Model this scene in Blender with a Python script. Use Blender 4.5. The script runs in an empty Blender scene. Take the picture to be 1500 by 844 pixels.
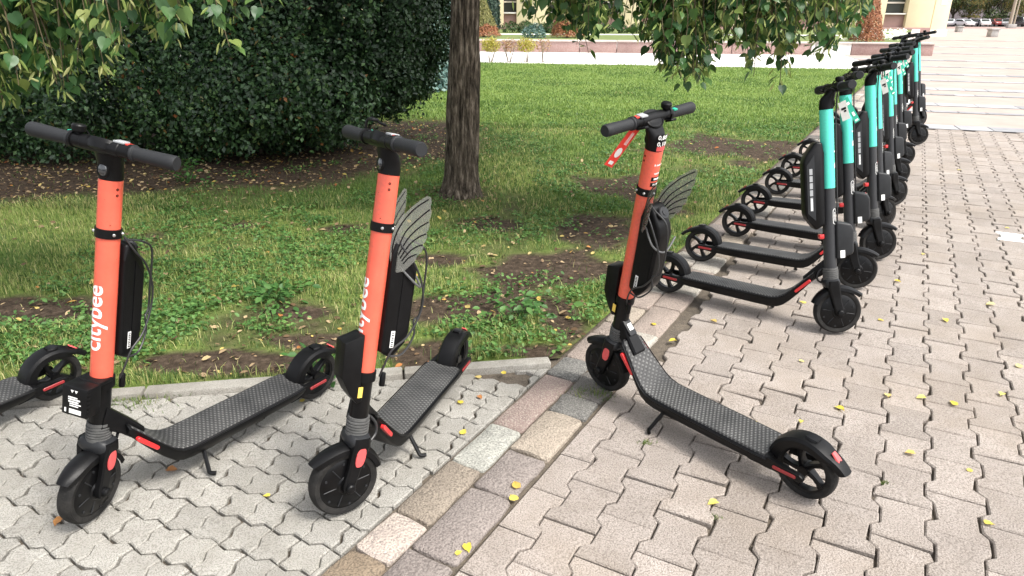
import bpy, bmesh, math, random
import numpy as np
from mathutils import Matrix, Vector

random.seed(7)
rng = np.random.default_rng(11)
R = math.radians
scn = bpy.context.scene
col = scn.collection

# ------------------------------------------------------------------ camera
FPX, PITCH, ROLL, CAMH = 1026.23, 0.3839, -0.0022, 1.4079
cam_d = bpy.data.cameras.new('camera')
cam_d.sensor_width = 36.0
cam_d.lens = FPX / 1500.0 * 36.0
cam_d.clip_start = 0.05
cam_d.clip_end = 2000
cam = bpy.data.objects.new('camera', cam_d)
col.objects.link(cam)
cam.location = (0, 0, CAMH)
cam.rotation_euler = (math.pi / 2 - PITCH, 0, 0)
cam.rotation_euler = (Matrix.Rotation(math.pi / 2 - PITCH, 3, 'X') @ Matrix.Rotation(-ROLL, 3, 'Z')).to_euler()
scn.camera = cam
scn.render.resolution_x, scn.render.resolution_y = 1024, 576

# ------------------------------------------------------------------ sky, sun, exposure (bright overcast day)
SUN_EL, SUN_AZ = R(56), R(122)         # azimuth clockwise from +Y: sun high, to the right and behind the camera
w = bpy.data.worlds.new('World')
scn.world = w
w.use_nodes = True
nt = w.node_tree
bg = nt.nodes['Background']
sky = nt.nodes.new('ShaderNodeTexSky')
sky.sky_type = 'NISHITA'
sky.sun_disc = False
sky.sun_elevation = SUN_EL
sky.sun_rotation = SUN_AZ
sky.air_density = 1.0
sky.dust_density = 4.0
hs = nt.nodes.new('ShaderNodeHueSaturation')
hs.inputs['Saturation'].default_value = 0.22      # cloud cover: the sky is nearly white
hs.inputs['Value'].default_value = 1.0
nt.links.new(sky.outputs[0], hs.inputs['Color'])
nt.links.new(hs.outputs[0], bg.inputs['Color'])
bg.inputs['Strength'].default_value = 0.15
sun_d = bpy.data.lights.new('sun', 'SUN')
sun_d.energy = 1.5
sun_d.angle = R(14)
sun_d.color = (1.0, 0.95, 0.87)
sun = bpy.data.objects.new('sun', sun_d)
col.objects.link(sun)
sd = Vector((math.sin(SUN_AZ) * math.cos(SUN_EL), math.cos(SUN_AZ) * math.cos(SUN_EL), math.sin(SUN_EL)))
sun.rotation_euler = sd.to_track_quat('Z', 'Y').to_euler()
sun.location = (5, 5, 12)
scn.view_settings.view_transform = 'Standard'
scn.view_settings.look = 'None'
scn.view_settings.gamma = 1
scn.view_settings.use_curve_mapping = False
scn.view_settings.exposure = 1.3

# ------------------------------------------------------------------ helpers
def ray(px, py):
    """survey helper: direction through a pixel of the 1500x844 photograph"""
    cp, sp = math.cos(PITCH), math.sin(PITCH)
    f = Vector((0, cp, -sp)); d = Vector((0, -sp, -cp)); x = Vector((1, 0, 0))
    c, s = math.cos(ROLL), math.sin(ROLL)
    r_, d_ = c * x + s * d, -s * x + c * d
    return r_ * ((px - 750) / FPX) + d_ * ((py - 422) / FPX) + f

def ground_at(px, py, z=0.0):
    v = ray(px, py)
    t = (z - CAMH) / v.z
    return (v.x * t, v.y * t)

def at_depth(px, py, Y):
    v = ray(px, py)
    t = Y / v.y
    return Vector((v.x * t, Y, CAMH + v.z * t))

def project(p):
    cp, sp = math.cos(PITCH), math.sin(PITCH)
    dx, dy, dz = p[0], p[1], p[2] - CAMH
    zc = dy * cp - dz * sp
    yc = -dy * sp - dz * cp
    if zc < 0.05:
        return (9e9, 9e9, zc)
    return (750 + FPX * dx / zc, 422 + FPX * yc / zc, zc)

def vnoise(x, y, seed=0):
    """smooth value noise on arrays"""
    x = np.asarray(x, float); y = np.asarray(y, float)
    xi = np.floor(x).astype(np.int64); yi = np.floor(y).astype(np.int64)
    fx = x - xi; fy = y - yi
    fx = fx * fx * (3 - 2 * fx); fy = fy * fy * (3 - 2 * fy)
    def h(a, b):
        n = (a * 374761393 + b * 668265263 + seed * 974634777) & 0x7fffffff
        n = ((n ^ (n >> 13)) * 1274126177) & 0x7fffffff
        return ((n ^ (n >> 16)) & 0xffff) / 65535.0
    return (h(xi, yi) * (1 - fx) + h(xi + 1, yi) * fx) * (1 - fy) + (h(xi, yi + 1) * (1 - fx) + h(xi + 1, yi + 1) * fx) * fy

def fbm(x, y, seed=0, o=4):
    s = 0; a = .5; t = 0
    for k in range(o):
        s = s + a * vnoise(x * 2 ** k, y * 2 ** k, seed + k); t += a; a *= .5
    return s / t

MATS = {}
def mat(name, color, rough=0.6, metal=0.0, var=0.0, vscale=8.0, bump=0.0, bscale=40.0, color2=None,
        coord='Object', spec=0.5, rnd=0.0, tint=0.0, coat=0.0, speck=None, transl=0.0, alpha=1.0, trans=0.0, stain=None):
    if name in MATS:
        return MATS[name]
    m = bpy.data.materials.new(name)
    m.use_nodes = True
    n = m.node_tree.nodes; l = m.node_tree.links
    b = n['Principled BSDF']
    b.inputs['Roughness'].default_value = rough
    b.inputs['Metallic'].default_value = metal
    b.inputs['Specular IOR Level'].default_value = spec
    b.inputs['Coat Weight'].default_value = coat
    b.inputs['Alpha'].default_value = alpha
    b.inputs['Transmission Weight'].default_value = trans
    c4 = (*color, 1)
    if coord == 'World':
        g = n.new('ShaderNodeNewGeometry'); vec = g.outputs['Position']
    else:
        tc = n.new('ShaderNodeTexCoord'); vec = tc.outputs['Object']
    out = None
    if color2 is not None or var > 0:
        tx = n.new('ShaderNodeTexNoise'); tx.inputs['Scale'].default_value = vscale
        tx.inputs['Detail'].default_value = 6; tx.inputs['Roughness'].default_value = .65
        l.new(vec, tx.inputs['Vector'])
        rp = n.new('ShaderNodeValToRGB')
        rp.color_ramp.elements[0].position = .3; rp.color_ramp.elements[1].position = .7
        c2 = color2 if color2 is not None else tuple(max(0, c * (1 - var)) for c in color)
        rp.color_ramp.elements[0].color = (*c2, 1)
        rp.color_ramp.elements[1].color = c4 if color2 is not None else (*[min(1, c * (1 + var * .6)) for c in color], 1)
        l.new(tx.outputs['Fac'], rp.inputs['Fac'])
        out = rp.outputs['Color']
    if speck:
        sc, amt, scol = speck
        t2 = n.new('ShaderNodeTexNoise'); t2.inputs['Scale'].default_value = sc; t2.inputs['Detail'].default_value = 3
        l.new(vec, t2.inputs['Vector'])
        r2 = n.new('ShaderNodeValToRGB')
        r2.color_ramp.elements[0].position = .40; r2.color_ramp.elements[1].position = .52
        r2.color_ramp.elements[0].color = (amt, amt, amt, 1); r2.color_ramp.elements[1].color = (0, 0, 0, 1)
        l.new(t2.outputs['Fac'], r2.inputs['Fac'])
        mx = n.new('ShaderNodeMix'); mx.data_type = 'RGBA'
        l.new(r2.outputs['Color'], mx.inputs['Factor'])
        if out: l.new(out, mx.inputs[6])
        else: mx.inputs[6].default_value = c4
        mx.inputs[7].default_value = (*scol, 1)
        out = mx.outputs[2]
    if stain:
        ssc, samt, scol = stain
        t3 = n.new('ShaderNodeTexNoise'); t3.inputs['Scale'].default_value = ssc; t3.inputs['Detail'].default_value = 7; t3.inputs['Roughness'].default_value = .62
        l.new(vec, t3.inputs['Vector'])
        r3 = n.new('ShaderNodeValToRGB'); r3.color_ramp.elements[0].position = .46; r3.color_ramp.elements[1].position = .66
        r3.color_ramp.elements[0].color = (0, 0, 0, 1); r3.color_ramp.elements[1].color = (samt, samt, samt, 1)
        l.new(t3.outputs['Fac'], r3.inputs['Fac'])
        m3 = n.new('ShaderNodeMix'); m3.data_type = 'RGBA'
        l.new(r3.outputs['Color'], m3.inputs['Factor'])
        if out: l.new(out, m3.inputs[6])
        else: m3.inputs[6].default_value = c4
        m3.inputs[7].default_value = (*scol, 1)
        out = m3.outputs[2]
    if rnd > 0 or tint > 0:
        oi = n.new('ShaderNodeObjectInfo')
        at = n.new('ShaderNodeAttribute'); at.attribute_name = 'tint'
        m1 = n.new('ShaderNodeMath'); m1.operation = 'MULTIPLY'; m1.inputs[1].default_value = rnd
        l.new(oi.outputs['Random'], m1.inputs[0])
        m2 = n.new('ShaderNodeMath'); m2.operation = 'MULTIPLY'; m2.inputs[1].default_value = tint
        l.new(at.outputs['Fac'], m2.inputs[0])
        ad = n.new('ShaderNodeMath'); ad.operation = 'ADD'
        l.new(m1.outputs[0], ad.inputs[0]); l.new(m2.outputs[0], ad.inputs[1])
        a2 = n.new('ShaderNodeMath'); a2.operation = 'ADD'; a2.inputs[1].default_value = 1 - (rnd + tint) * .5
        l.new(ad.outputs[0], a2.inputs[0])
        hv = n.new('ShaderNodeHueSaturation')
        l.new(a2.outputs[0], hv.inputs['Value'])
        if out: l.new(out, hv.inputs['Color'])
        else: hv.inputs['Color'].default_value = c4
        out = hv.outputs['Color']
    if out: l.new(out, b.inputs['Base Color'])
    else: b.inputs['Base Color'].default_value = c4
    if bump > 0:
        tb = n.new('ShaderNodeTexNoise'); tb.inputs['Scale'].default_value = bscale; tb.inputs['Detail'].default_value = 5
        l.new(vec, tb.inputs['Vector'])
        bp = n.new('ShaderNodeBump'); bp.inputs['Strength'].default_value = bump; bp.inputs['Distance'].default_value = .01
        l.new(tb.outputs['Fac'], bp.inputs['Height']); l.new(bp.outputs[0], b.inputs['Normal'])
    if transl > 0:
        tr = n.new('ShaderNodeBsdfTranslucent'); ms = n.new('ShaderNodeMixShader'); ms.inputs[0].default_value = transl
        if out: l.new(out, tr.inputs['Color'])
        else: tr.inputs['Color'].default_value = c4
        l.new(b.outputs[0], ms.inputs[1]); l.new(tr.outputs[0], ms.inputs[2])
        l.new(ms.outputs[0], n['Material Output'].inputs['Surface'])
    MATS[name] = m
    return m

def leaf_mat(name, stops, rough=.5, transl=.3, spec=.4):
    """leaf colours picked by the per-leaf 'tint' attribute (or per-object random)"""
    if name in MATS: return MATS[name]
    m = bpy.data.materials.new(name); m.use_nodes = True
    n = m.node_tree.nodes; l = m.node_tree.links; b = n['Principled BSDF']
    at = n.new('ShaderNodeAttribute'); at.attribute_name = 'tint'
    oi = n.new('ShaderNodeObjectInfo')
    fr = n.new('ShaderNodeMath'); fr.operation = 'ADD'
    l.new(at.outputs['Fac'], fr.inputs[0]); l.new(oi.outputs['Random'], fr.inputs[1])
    ff = n.new('ShaderNodeMath'); ff.operation = 'FRACT'; l.new(fr.outputs[0], ff.inputs[0])
    rp = n.new('ShaderNodeValToRGB'); cr = rp.color_ramp
    while len(cr.elements) < len(stops): cr.elements.new(.5)
    for e, (p, c) in zip(cr.elements, stops): e.position = p; e.color = (*c, 1)
    l.new(ff.outputs[0], rp.inputs['Fac'])
    l.new(rp.outputs[0], b.inputs['Base Color'])
    b.inputs['Roughness'].default_value = rough
    b.inputs['Specular IOR Level'].default_value = spec
    tr = n.new('ShaderNodeBsdfTranslucent'); ms = n.new('ShaderNodeMixShader'); ms.inputs[0].default_value = transl
    l.new(rp.outputs[0], tr.inputs['Color'])
    l.new(b.outputs[0], ms.inputs[1]); l.new(tr.outputs[0], ms.inputs[2])
    l.new(ms.outputs[0], n['Material Output'].inputs['Surface'])
    MATS[name] = m
    return m

def finish(bm, name, smooth=30):
    bmesh.ops.recalc_face_normals(bm, faces=bm.faces[:])
    me = bpy.data.meshes.new(name)
    bm.to_mesh(me); bm.free()
    if smooth:
        me.polygons.foreach_set('use_smooth', [True] * len(me.polygons))
        me.set_sharp_from_angle(angle=R(smooth))
    return me

def link(name, me, material=None, parent=None, M=None):
    o = bpy.data.objects.new(name, me)
    col.objects.link(o)
    if me is not None and material is not None and len(me.materials) == 0:
        me.materials.append(material)
    if parent is not None: o.parent = parent
    if M is not None: o.matrix_local = M
    return o

def tag(o, label=None, cat=None, group=None, kind=None):
    if label: o['label'] = label
    if cat: o['category'] = cat
    if group: o['group'] = group
    if kind: o['kind'] = kind
    return o

def empty(name, loc=(0, 0, 0), label=None, cat=None, group=None):
    o = bpy.data.objects.new(name, None); col.objects.link(o)
    o.location = loc; o.empty_display_size = .1
    return tag(o, label, cat, group)

def np_mesh(name, V, F, tint=None, loops=None, smooth=False):
    """fast mesh from arrays; F is (n,3) or (n,4)"""
    V = np.asarray(V, np.float32); F = np.asarray(F, np.int32)
    me = bpy.data.meshes.new(name)
    me.vertices.add(len(V)); me.vertices.foreach_set('co', V.ravel())
    k = F.shape[1]
    me.loops.add(F.size); me.loops.foreach_set('vertex_index', F.ravel())
    me.polygons.add(len(F))
    me.polygons.foreach_set('loop_start', np.arange(0, F.size, k, dtype=np.int32))
    if smooth: me.polygons.foreach_set('use_smooth', np.ones(len(F), bool))
    me.update(calc_edges=True)
    if tint is not None:
        a = me.attributes.new('tint', 'FLOAT', 'POINT'); a.data.foreach_set('value', np.asarray(tint, np.float32))
    return me

# bmesh primitives
def add_box(bm, c, s, bevel=0.0, M=None, seg=2):
    m = Matrix.Translation(c) @ Matrix.Diagonal((*s, 1))
    if M is not None: m = M @ m
    r = bmesh.ops.create_cube(bm, size=1.0, matrix=m)
    if bevel > 0:
        es = list({e for v in r['verts'] for e in v.link_edges})
        bmesh.ops.bevel(bm, geom=es, offset=bevel, segments=seg, affect='EDGES', profile=.5)

def basis(d):
    d = d.normalized()
    u = d.cross(Vector((0, 0, 1)))
    if u.length < 1e-4: u = d.cross(Vector((0, 1, 0)))
    u.normalize(); v = d.cross(u)
    return u, v

def add_tube(bm, pts, r, n=10, caps=True):
    pts = [Vector(p) for p in pts]
    rs = r if isinstance(r, (list, tuple)) else [r] * len(pts)
    rings = []
    u = v = None
    for i, p in enumerate(pts):
        d = (pts[min(i + 1, len(pts) - 1)] - pts[max(i - 1, 0)]).normalized()
        if u is None: u, v = basis(d)
        else:
            u = (u - d * u.dot(d)).normalized(); v = d.cross(u)
        rings.append([bm.verts.new(p + (u * math.cos(a) + v * math.sin(a)) * rs[i]) for a in [2 * math.pi * k / n for k in range(n)]])
    for a, b in zip(rings, rings[1:]):
        for k in range(n): bm.faces.new((a[k], a[(k + 1) % n], b[(k + 1) % n], b[k]))
    if caps:
        bm.faces.new(rings[0][::-1]); bm.faces.new(rings[-1])
    return rings

def smooth_path(pts, k=6):
    pts = [Vector(p) for p in pts]; out = []
    P = [pts[0]] + pts + [pts[-1]]
    for i in range(1, len(P) - 2):
        for t in np.linspace(0, 1, k, endpoint=False):
            a, b, c, d = P[i - 1], P[i], P[i + 1], P[i + 2]
            out.append(.5 * ((2 * b) + (-a + c) * t + (2 * a - 5 * b + 4 * c - d) * t * t + (-a + 3 * b - 3 * c + d) * t ** 3))
    out.append(pts[-1])
    return out

def add_lathe(bm, prof, n=24, M=None, closed=False):
    """profile (r, h) spun about local Z"""
    rings = []
    for r, h in prof:
        ring = []
        for k in range(n):
            a = 2 * math.pi * k / n
            p = Vector((r * math.cos(a), r * math.sin(a), h))
            ring.append(bm.verts.new(M @ p if M is not None else p))
        rings.append(ring)
    seq = list(zip(rings, rings[1:])) + ([(rings[-1], rings[0])] if closed else [])
    for a, b in seq:
        for k in range(n): bm.faces.new((a[k], a[(k + 1) % n], b[(k + 1) % n], b[k]))
    if not closed:
        bm.faces.new(rings[0][::-1]); bm.faces.new(rings[-1])

def add_prism(bm, poly, h0, h1, M=None, bevel=0.0, seg=2):
    """poly in local XY, extruded h0..h1 along local Z"""
    a = []; b = []
    for x, y in poly:
        p, q = Vector((x, y, h0)), Vector((x, y, h1))
        a.append(bm.verts.new(M @ p if M is not None else p)); b.append(bm.verts.new(M @ q if M is not None else q))
    n = len(poly); fs = []
    bm.faces.new(a[::-1]); bm.faces.new(b)
    for k in range(n): bm.faces.new((a[k], a[(k + 1) % n], b[(k + 1) % n], b[k]))
    if bevel > 0:
        es = list({e for v in a + b for e in v.link_edges})
        bmesh.ops.bevel(bm, geom=es, offset=bevel, segments=seg, affect='EDGES', profile=.5)

def loft(bm, sections, cap=True):
    rings = [[bm.verts.new(p) for p in s] for s in sections]
    n = len(rings[0])
    for a, b in zip(rings, rings[1:]):
        for k in range(n): bm.faces.new((a[k], a[(k + 1) % n], b[(k + 1) % n], b[k]))
    if cap:
        bm.faces.new(rings[0][::-1]); bm.faces.new(rings[-1])

# local XY plane of a prism -> XZ plane, extruded along Y
XZ = Matrix(((1, 0, 0, 0), (0, 0, -1, 0), (0, 1, 0, 0), (0, 0, 0, 1)))

def text_bm(body, size, bold=0.0, spacing=1.0, cuts=0):
    cu = bpy.data.curves.new('lettering', 'FONT')
    cu.body = body; cu.size = size; cu.align_x = 'CENTER'; cu.align_y = 'CENTER'
    cu.offset = bold; cu.space_character = spacing; cu.resolution_u = 4
    o = bpy.data.objects.new('lettering', cu); col.objects.link(o)
    dg = bpy.context.evaluated_depsgraph_get()
    me = bpy.data.meshes.new_from_object(o.evaluated_get(dg))
    bm = bmesh.new(); bm.from_mesh(me)
    bpy.data.objects.remove(o); bpy.data.meshes.remove(me); bpy.data.curves.remove(cu)
    if cuts:
        ys = [v.co.y for v in bm.verts]
        for k in range(1, cuts):
            y = min(ys) + (max(ys) - min(ys)) * k / cuts
            bmesh.ops.bisect_plane(bm, geom=bm.verts[:] + bm.edges[:] + bm.faces[:], plane_co=(0, y, 0), plane_no=(0, 1, 0))
    return bm

CACHE = {}
def cached(key, fn, smooth=30):
    if key not in CACHE:
        bm = bmesh.new()
        r = fn(bm)
        CACHE[key] = finish(r if isinstance(r, bmesh.types.BMesh) else bm, key.split('|')[0], smooth)
    return CACHE[key]

# ================================================================== THE GROUND
BAND0 = np.array([-0.51, 1.439]); BAND_D = np.array([0.5035, 0.8640]); BAND_N = np.array([0.8640, -0.5035])   # N points right
KERB0 = np.array([0.121, 2.605]); KERB_D = np.array([0.9868, 0.1614]); KERB_N = np.array([-0.1614, 0.9868])    # N points to the lawn
def band_xy(t, u): p = BAND0 + BAND_D * t + BAND_N * u; return (float(p[0]), float(p[1]))
def band_t(px, py): return float(np.dot(np.array(ground_at(px, py)) - BAND0, BAND_D))
ROW1, ROW2, BANDW = 0.0, 0.135, 0.292
FAR0 = np.array([-0.784, 19.28]); FAR_D = np.array([0.9796, -0.2009]); FAR_N = np.array([0.2009, 0.9796])
STRIP_D = np.array([0.951, -0.309]); STRIP_N = np.array([0.309, 0.951])
STRIP1 = float(np.dot(np.array([5.17, 8.97]), STRIP_N))

M_soil = mat('soil_joint', (.10, .08, .06), .95, var=.5, vscale=30, bump=.5, bscale=120, coord='World', speck=(260, .4, (.19, .165, .13)))
M_paver_l = mat('concrete_paver_grey', (.40, .385, .350), .92, color2=(.30, .285, .255), vscale=11, bump=.6, bscale=210, coord='World', rnd=.18, tint=.18, speck=(230, .6, (.14, .13, .11)), stain=(2.6, .5, (.25, .235, .2)))
M_paver_r = mat('concrete_paver_warm', (.41, .362, .325), .92, color2=(.305, .264, .232), vscale=5.5, bump=.65, bscale=190, coord='World', rnd=.2, tint=.2, speck=(200, .6, (.14, .115, .095)), stain=(1.9, .38, (.25, .20, .15)))
M_white_paver = mat('paver_white_paint', (.78, .78, .76), .8, var=.12, vscale=20, coord='World', speck=(80, .4, (.42, .39, .35)))
M_kerb = mat('kerb_concrete', (.34, .325, .29), .92, color2=(.22, .205, .18), vscale=6, bump=.4, bscale=160, coord='World', speck=(200, .5, (.14, .13, .11)), stain=(4, .6, (.16, .145, .12)))
M_plaza = mat('plaza_paving', (.40, .325, .285), .9, color2=(.32, .255, .22), vscale=1.6, bump=.2, bscale=60, coord='World')
M_strip = mat('strip_stone', (.46, .455, .46), .85, color2=(.28, .275, .28), vscale=5, bump=.25, bscale=60, coord='World')
M_path = mat('pale_path', (.70, .68, .65), .9, var=.1, vscale=.8, coord='World')

def sheet(name, pts, z, material, kind='structure'):
    bm = bmesh.new()
    bm.faces.new([bm.verts.new((x, y, z)) for x, y in pts])
    return tag(link(name, finish(bm, name, 0), material), kind=kind)

# wide ground to the horizon, lower than everything else
sheet('ground', [(-900, -60), (900, -60), (900, 900), (-900, 900)], -2.9, mat('far_ground', (.2, .185, .165), .95, var=.3, vscale=.05, coord='World'))

# soil / sand bed that shows in the joints
def line_x(y): return BAND0[0] + (y - BAND0[1]) * BAND_D[0] / BAND_D[1]
far_corner = (8.75, 17.33)
bed = [(-9, -1.5), (14, -1.5), (14, 14.5)] + [(line_x(14.5) - .15, 14.5), (float(KERB0[0] - .0), float(KERB0[1] + .10)), (-9, float(KERB0[1] + .10 - 9.12 * .1636))]
paving = sheet('paving', bed, -0.019, M_soil)

# ---- polygon helpers for paving pieces
def clip(poly, p0, nrm, keep=-1):
    """keep the part where keep*dot(p-p0,n) >= 0"""
    out = []
    d = [keep * ((x - p0[0]) * nrm[0] + (y - p0[1]) * nrm[1]) for x, y in poly]
    for i in range(len(poly)):
        a, b = poly[i], poly[(i + 1) % len(poly)]; da, db = d[i], d[(i + 1) % len(poly)]
        if da >= 0: out.append(a)
        if (da >= 0) != (db >= 0):
            t = da / (da - db); out.append((a[0] + (b[0] - a[0]) * t, a[1] + (b[1] - a[1]) * t))
    res = []
    for p in out:
        if not res or math.dist(p, res[-1]) > .003: res.append(p)
    if len(res) > 1 and math.dist(res[0], res[-1]) < .003: res.pop()
    return res

def area(poly):
    return .5 * sum(poly[i][0] * poly[(i + 1) % len(poly)][1] - poly[(i + 1) % len(poly)][0] * poly[i][1] for i in range(len(poly)))

def inset(poly, d):
    n = len(poly); out = []
    for i in range(n):
        a, b, c = (Vector(poly[i - 1]), Vector(poly[i]), Vector(poly[(i + 1) % n]))
        e1 = (b - a).normalized(); e2 = (c - b).normalized()
        n1 = Vector((-e1.y, e1.x)); n2 = Vector((-e2.y, e2.x))
        m = n1 + n2
        if m.length < .2: out.append(tuple(b + n1 * d)); continue
        m.normalize(); k = min(1.8, 1 / max(.35, m.dot(n1)))
        out.append(tuple(b + m * d * k))
    return out

def slab_geo(polys, gap, chamfer, V, F, z=0.0, depth=.035, drop=.004, tilt=(0, 0), c0=(0, 0), tints=None, tv=0.0):
    """append chamfered slabs (ccw polygons) to V/F lists"""
    for poly in polys:
        if area(poly) < 0: poly = poly[::-1]
        p1 = inset(poly, gap); p2 = inset(poly, gap + chamfer)
        n = len(poly); b = len(V)
        def zz(x, y, h): return h + z + (x - c0[0]) * tilt[0] + (y - c0[1]) * tilt[1]
        V += [(x, y, zz(x, y, -depth)) for x, y in p1] + [(x, y, zz(x, y, -drop)) for x, y in p1] + [(x, y, zz(x, y, 0)) for x, y in p2]
        if tints is not None: tints += [tv] * (3 * n)
        for k in range(n):
            q = (k + 1) % n
            F.append((b + k, b + q, b + n + q, b + n + k)); F.append((b + n + k, b + n + q, b + 2 * n + q, b + 2 * n + k))
        F.append(tuple(range(b + 2 * n, b + 3 * n)))

def poly_mesh(name, V, F, tints=None):
    me = bpy.data.meshes.new(name); me.from_pydata(V, [], F); me.update()
    if tints:
        a = me.attributes.new('tint', 'FLOAT', 'POINT'); a.data.foreach_set('value', tints)
    return me

# ---- left pavement: wavy interlocking pavers, each of two cells with a dummy groove
LX0 = np.array([-1.04100, 1.87922]); LA = np.array([0.09572, -0.03999]); LB = np.array([-0.03615, -0.09874])
def cell(i, j):
    e = [(0, 0), (.33, .085), (.66, -.085), (1, 0), (1 - .09, .36), (1 + .07, .65), (1, 1), (.66, 1 - .085), (.33, 1 + .085), (0, 1), (.07, .65), (-.09, .36)]
    return [tuple(LX0 + LA * (i + a) + LB * (j + b)) for a, b in e]
stuffV, stuffF, stuffT = [], [], []
proto_l = []
def rough(poly, chip=.12, j=.0011):
    q = [(x + random.gauss(0, j), y + random.gauss(0, j)) for x, y in poly]
    if random.random() < chip:
        k = random.randrange(len(q)); cx = sum(a for a, b in q) / len(q); cy = sum(b for a, b in q) / len(q); f = random.uniform(.06, .13)
        q[k] = (q[k][0] + (cx - q[k][0]) * f, q[k][1] + (cy - q[k][1]) * f)
    return q
KERB_CUT = KERB0 - KERB_N * .012
cand = []
for j in range(-22, 14):
    for i0 in range(-36, 26):
        if (i0 - j) % 2: continue
        c = LX0 + LA * (i0 + 1) + LB * (j + .5)
        if c[0] < -3.6 or c[1] < .75: continue
        dk = float(np.dot(c - KERB_CUT, KERB_N)); db = float(np.dot(c - BAND0, BAND_N))
        if dk > .16 or db > .16: continue
        cells = [cell(i0, j), cell(i0 + 1, j)]
        if area(cells[0]) < 0: cells = [q[::-1] for q in cells]
        sh = LA / np.linalg.norm(LA) * .0018
        cells = [[(x + sh[0], y + sh[1]) for x, y in cells[0]], [(x - sh[0], y - sh[1]) for x, y in cells[1]]]
        cut = dk > -.16 or db > -.16
        if cut:
            cells = [clip(clip(q, KERB_CUT, KERB_N), BAND0 - BAND_N * .006, BAND_N) for q in cells]
            cells = [q for q in cells if len(q) > 2 and abs(area(q)) > 6e-4]
            if not cells: continue
        # a patch of missing pieces in the corner by the kerb (bare soil in the photo)
        if math.dist(c, ground_at(752, 552)) < .075: continue
        px = project((c[0], c[1], 0))
        cand.append((px, c, cells, cut, i0, j))
for px, c, cells, cut, i0, j in cand:
    vis = -60 < px[0] < 1560 and -40 < px[1] < 900
    z = random.uniform(-.0025, .0015); tl = (random.gauss(0, .008), random.gauss(0, .008))
    if not vis:
        slab_geo(cells, .0028, .004, stuffV, stuffF, z, tilt=tl, c0=c, tints=stuffT, tv=random.random()); continue
    if cut:
        V, F = [], []
        slab_geo([[(x - c[0], y - c[1]) for x, y in q] for q in cells], .0028, .004, V, F)
        me = poly_mesh('paver', V, F)
    else:
        if len(proto_l) < 14:
            V, F = [], []
            slab_geo([rough([(x - c[0], y - c[1]) for x, y in q], .3) for q in cells], .0028, .0040, V, F)
            proto_l.append(poly_mesh('paver', V, F))
        me = random.choice(proto_l)
    link('paver', me, M_paver_l, paving, Matrix.Translation((c[0], c[1], z)) @ Matrix.Rotation(tl[0], 4, 'X') @ Matrix.Rotation(tl[1], 4, 'Y'))
tag(link('outer_pavers', poly_mesh('outer_pavers', stuffV, stuffF, stuffT), M_paver_l, paving), kind='stuff')

# ---- right pavement: I-shaped pavers in staggered columns
RX0 = np.array([0.27051, 2.00254]); RA = np.array([-0.09629, -0.17816]); RB = np.array([0.17190, 0.01835])
uA = RA / np.linalg.norm(RA); LEN = np.linalg.norm(RA)
uP = np.array([-uA[1], uA[0]]);  uP = uP if np.dot(uP, RB) > 0 else -uP
COLW = float(np.dot(RB, uP)); SH = float(np.dot(RB, uA)) / LEN
hl, wn, nn = .5 * LEN, .583 * COLW - .0012, .417 * COLW - .0012
IP = [(-hl, -wn), (-.30 * LEN, -wn), (-.18 * LEN, -nn), (.18 * LEN, -nn), (.30 * LEN, -wn), (hl, -wn),
      (hl, wn), (.30 * LEN, wn), (.18 * LEN, nn), (-.18 * LEN, nn), (-.30 * LEN, wn), (-hl, wn)]
rp = []
for jc in range(-3, 90):
    for n_ in range(-80, 40):
        along = (0.81 - .5 + n_) + (SH * jc)
        c = RX0 + uA * LEN * along + uP * COLW * (jc + .585)
        db = float(np.dot(c - BAND0, BAND_N)) - BANDW
        if db < .018 or c[1] < .6 or c[0] > 13: continue
        ds = float(np.dot(c, STRIP_N)) - STRIP1
        if ds > -.16: continue
        px = project((c[0], c[1], 0))
        if px[0] > 2300 or px[0] < -700 or px[1] > 1500: continue
        rp.append((px, c, db))
vis_r = sorted([q for q in rp if 0 < q[0][0] < 1500 and 0 < q[0][1] < 844], key=lambda q: q[0][2])[:296]
visids = {id(q) for q in vis_r}
white_at = np.array(ground_at(1482, 352)); wlist = sorted(rp, key=lambda q: math.dist(q[1], white_at))[:1]
def ipoly(c, db):
    q = [tuple(c + uA * a + uP * b) for a, b in IP]
    if area(q) < 0: q = q[::-1]
    if db < .1: q = clip(q, BAND0 + BAND_N * (BANDW + .012), BAND_N, 1)
    return q
proto_r = []
sV, sF, sT = [], [], []
for q in rp:
    px, c, db = q
    if any(q is wq for wq in wlist):
        V, F = [], []
        slab_geo([[(x - c[0], y - c[1]) for x, y in ipoly(c, 1)]], .0016, .004, V, F)
        tag(link('white_paver', poly_mesh('white_paver', V, F), M_white_paver, paving, Matrix.Translation((c[0], c[1], 0))), 'paver painted white'); continue
    z = random.uniform(-.0045, .002); tl = (random.gauss(0, .010), random.gauss(0, .010))
    pl = ipoly(c, db)
    if len(pl) < 3 or abs(area(pl)) < .004: continue
    if id(q) in visids:
        if db < .1:
            V, F = [], []; slab_geo([[(x - c[0], y - c[1]) for x, y in pl]], .0016, .004, V, F); me = poly_mesh('paver', V, F)
        else:
            if len(proto_r) < 22:
                V, F = [], []; slab_geo([rough([(x - c[0], y - c[1]) for x, y in pl], .45, .0013)], .0016, .004, V, F); proto_r.append(poly_mesh('paver', V, F))
            me = random.choice(proto_r)
        link('paver', me, M_paver_r, paving, Matrix.Translation((c[0], c[1], z)) @ Matrix.Rotation(tl[0], 4, 'X') @ Matrix.Rotation(tl[1], 4, 'Y'))
    else:
        slab_geo([rough(pl, .3)], .0016, .004, sV, sF, z, tilt=tl, c0=c, tints=sT, tv=random.random())
tag(link('farther_pavers', poly_mesh('farther_pavers', sV, sF, sT), M_paver_r, paving), kind='stuff')

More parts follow.
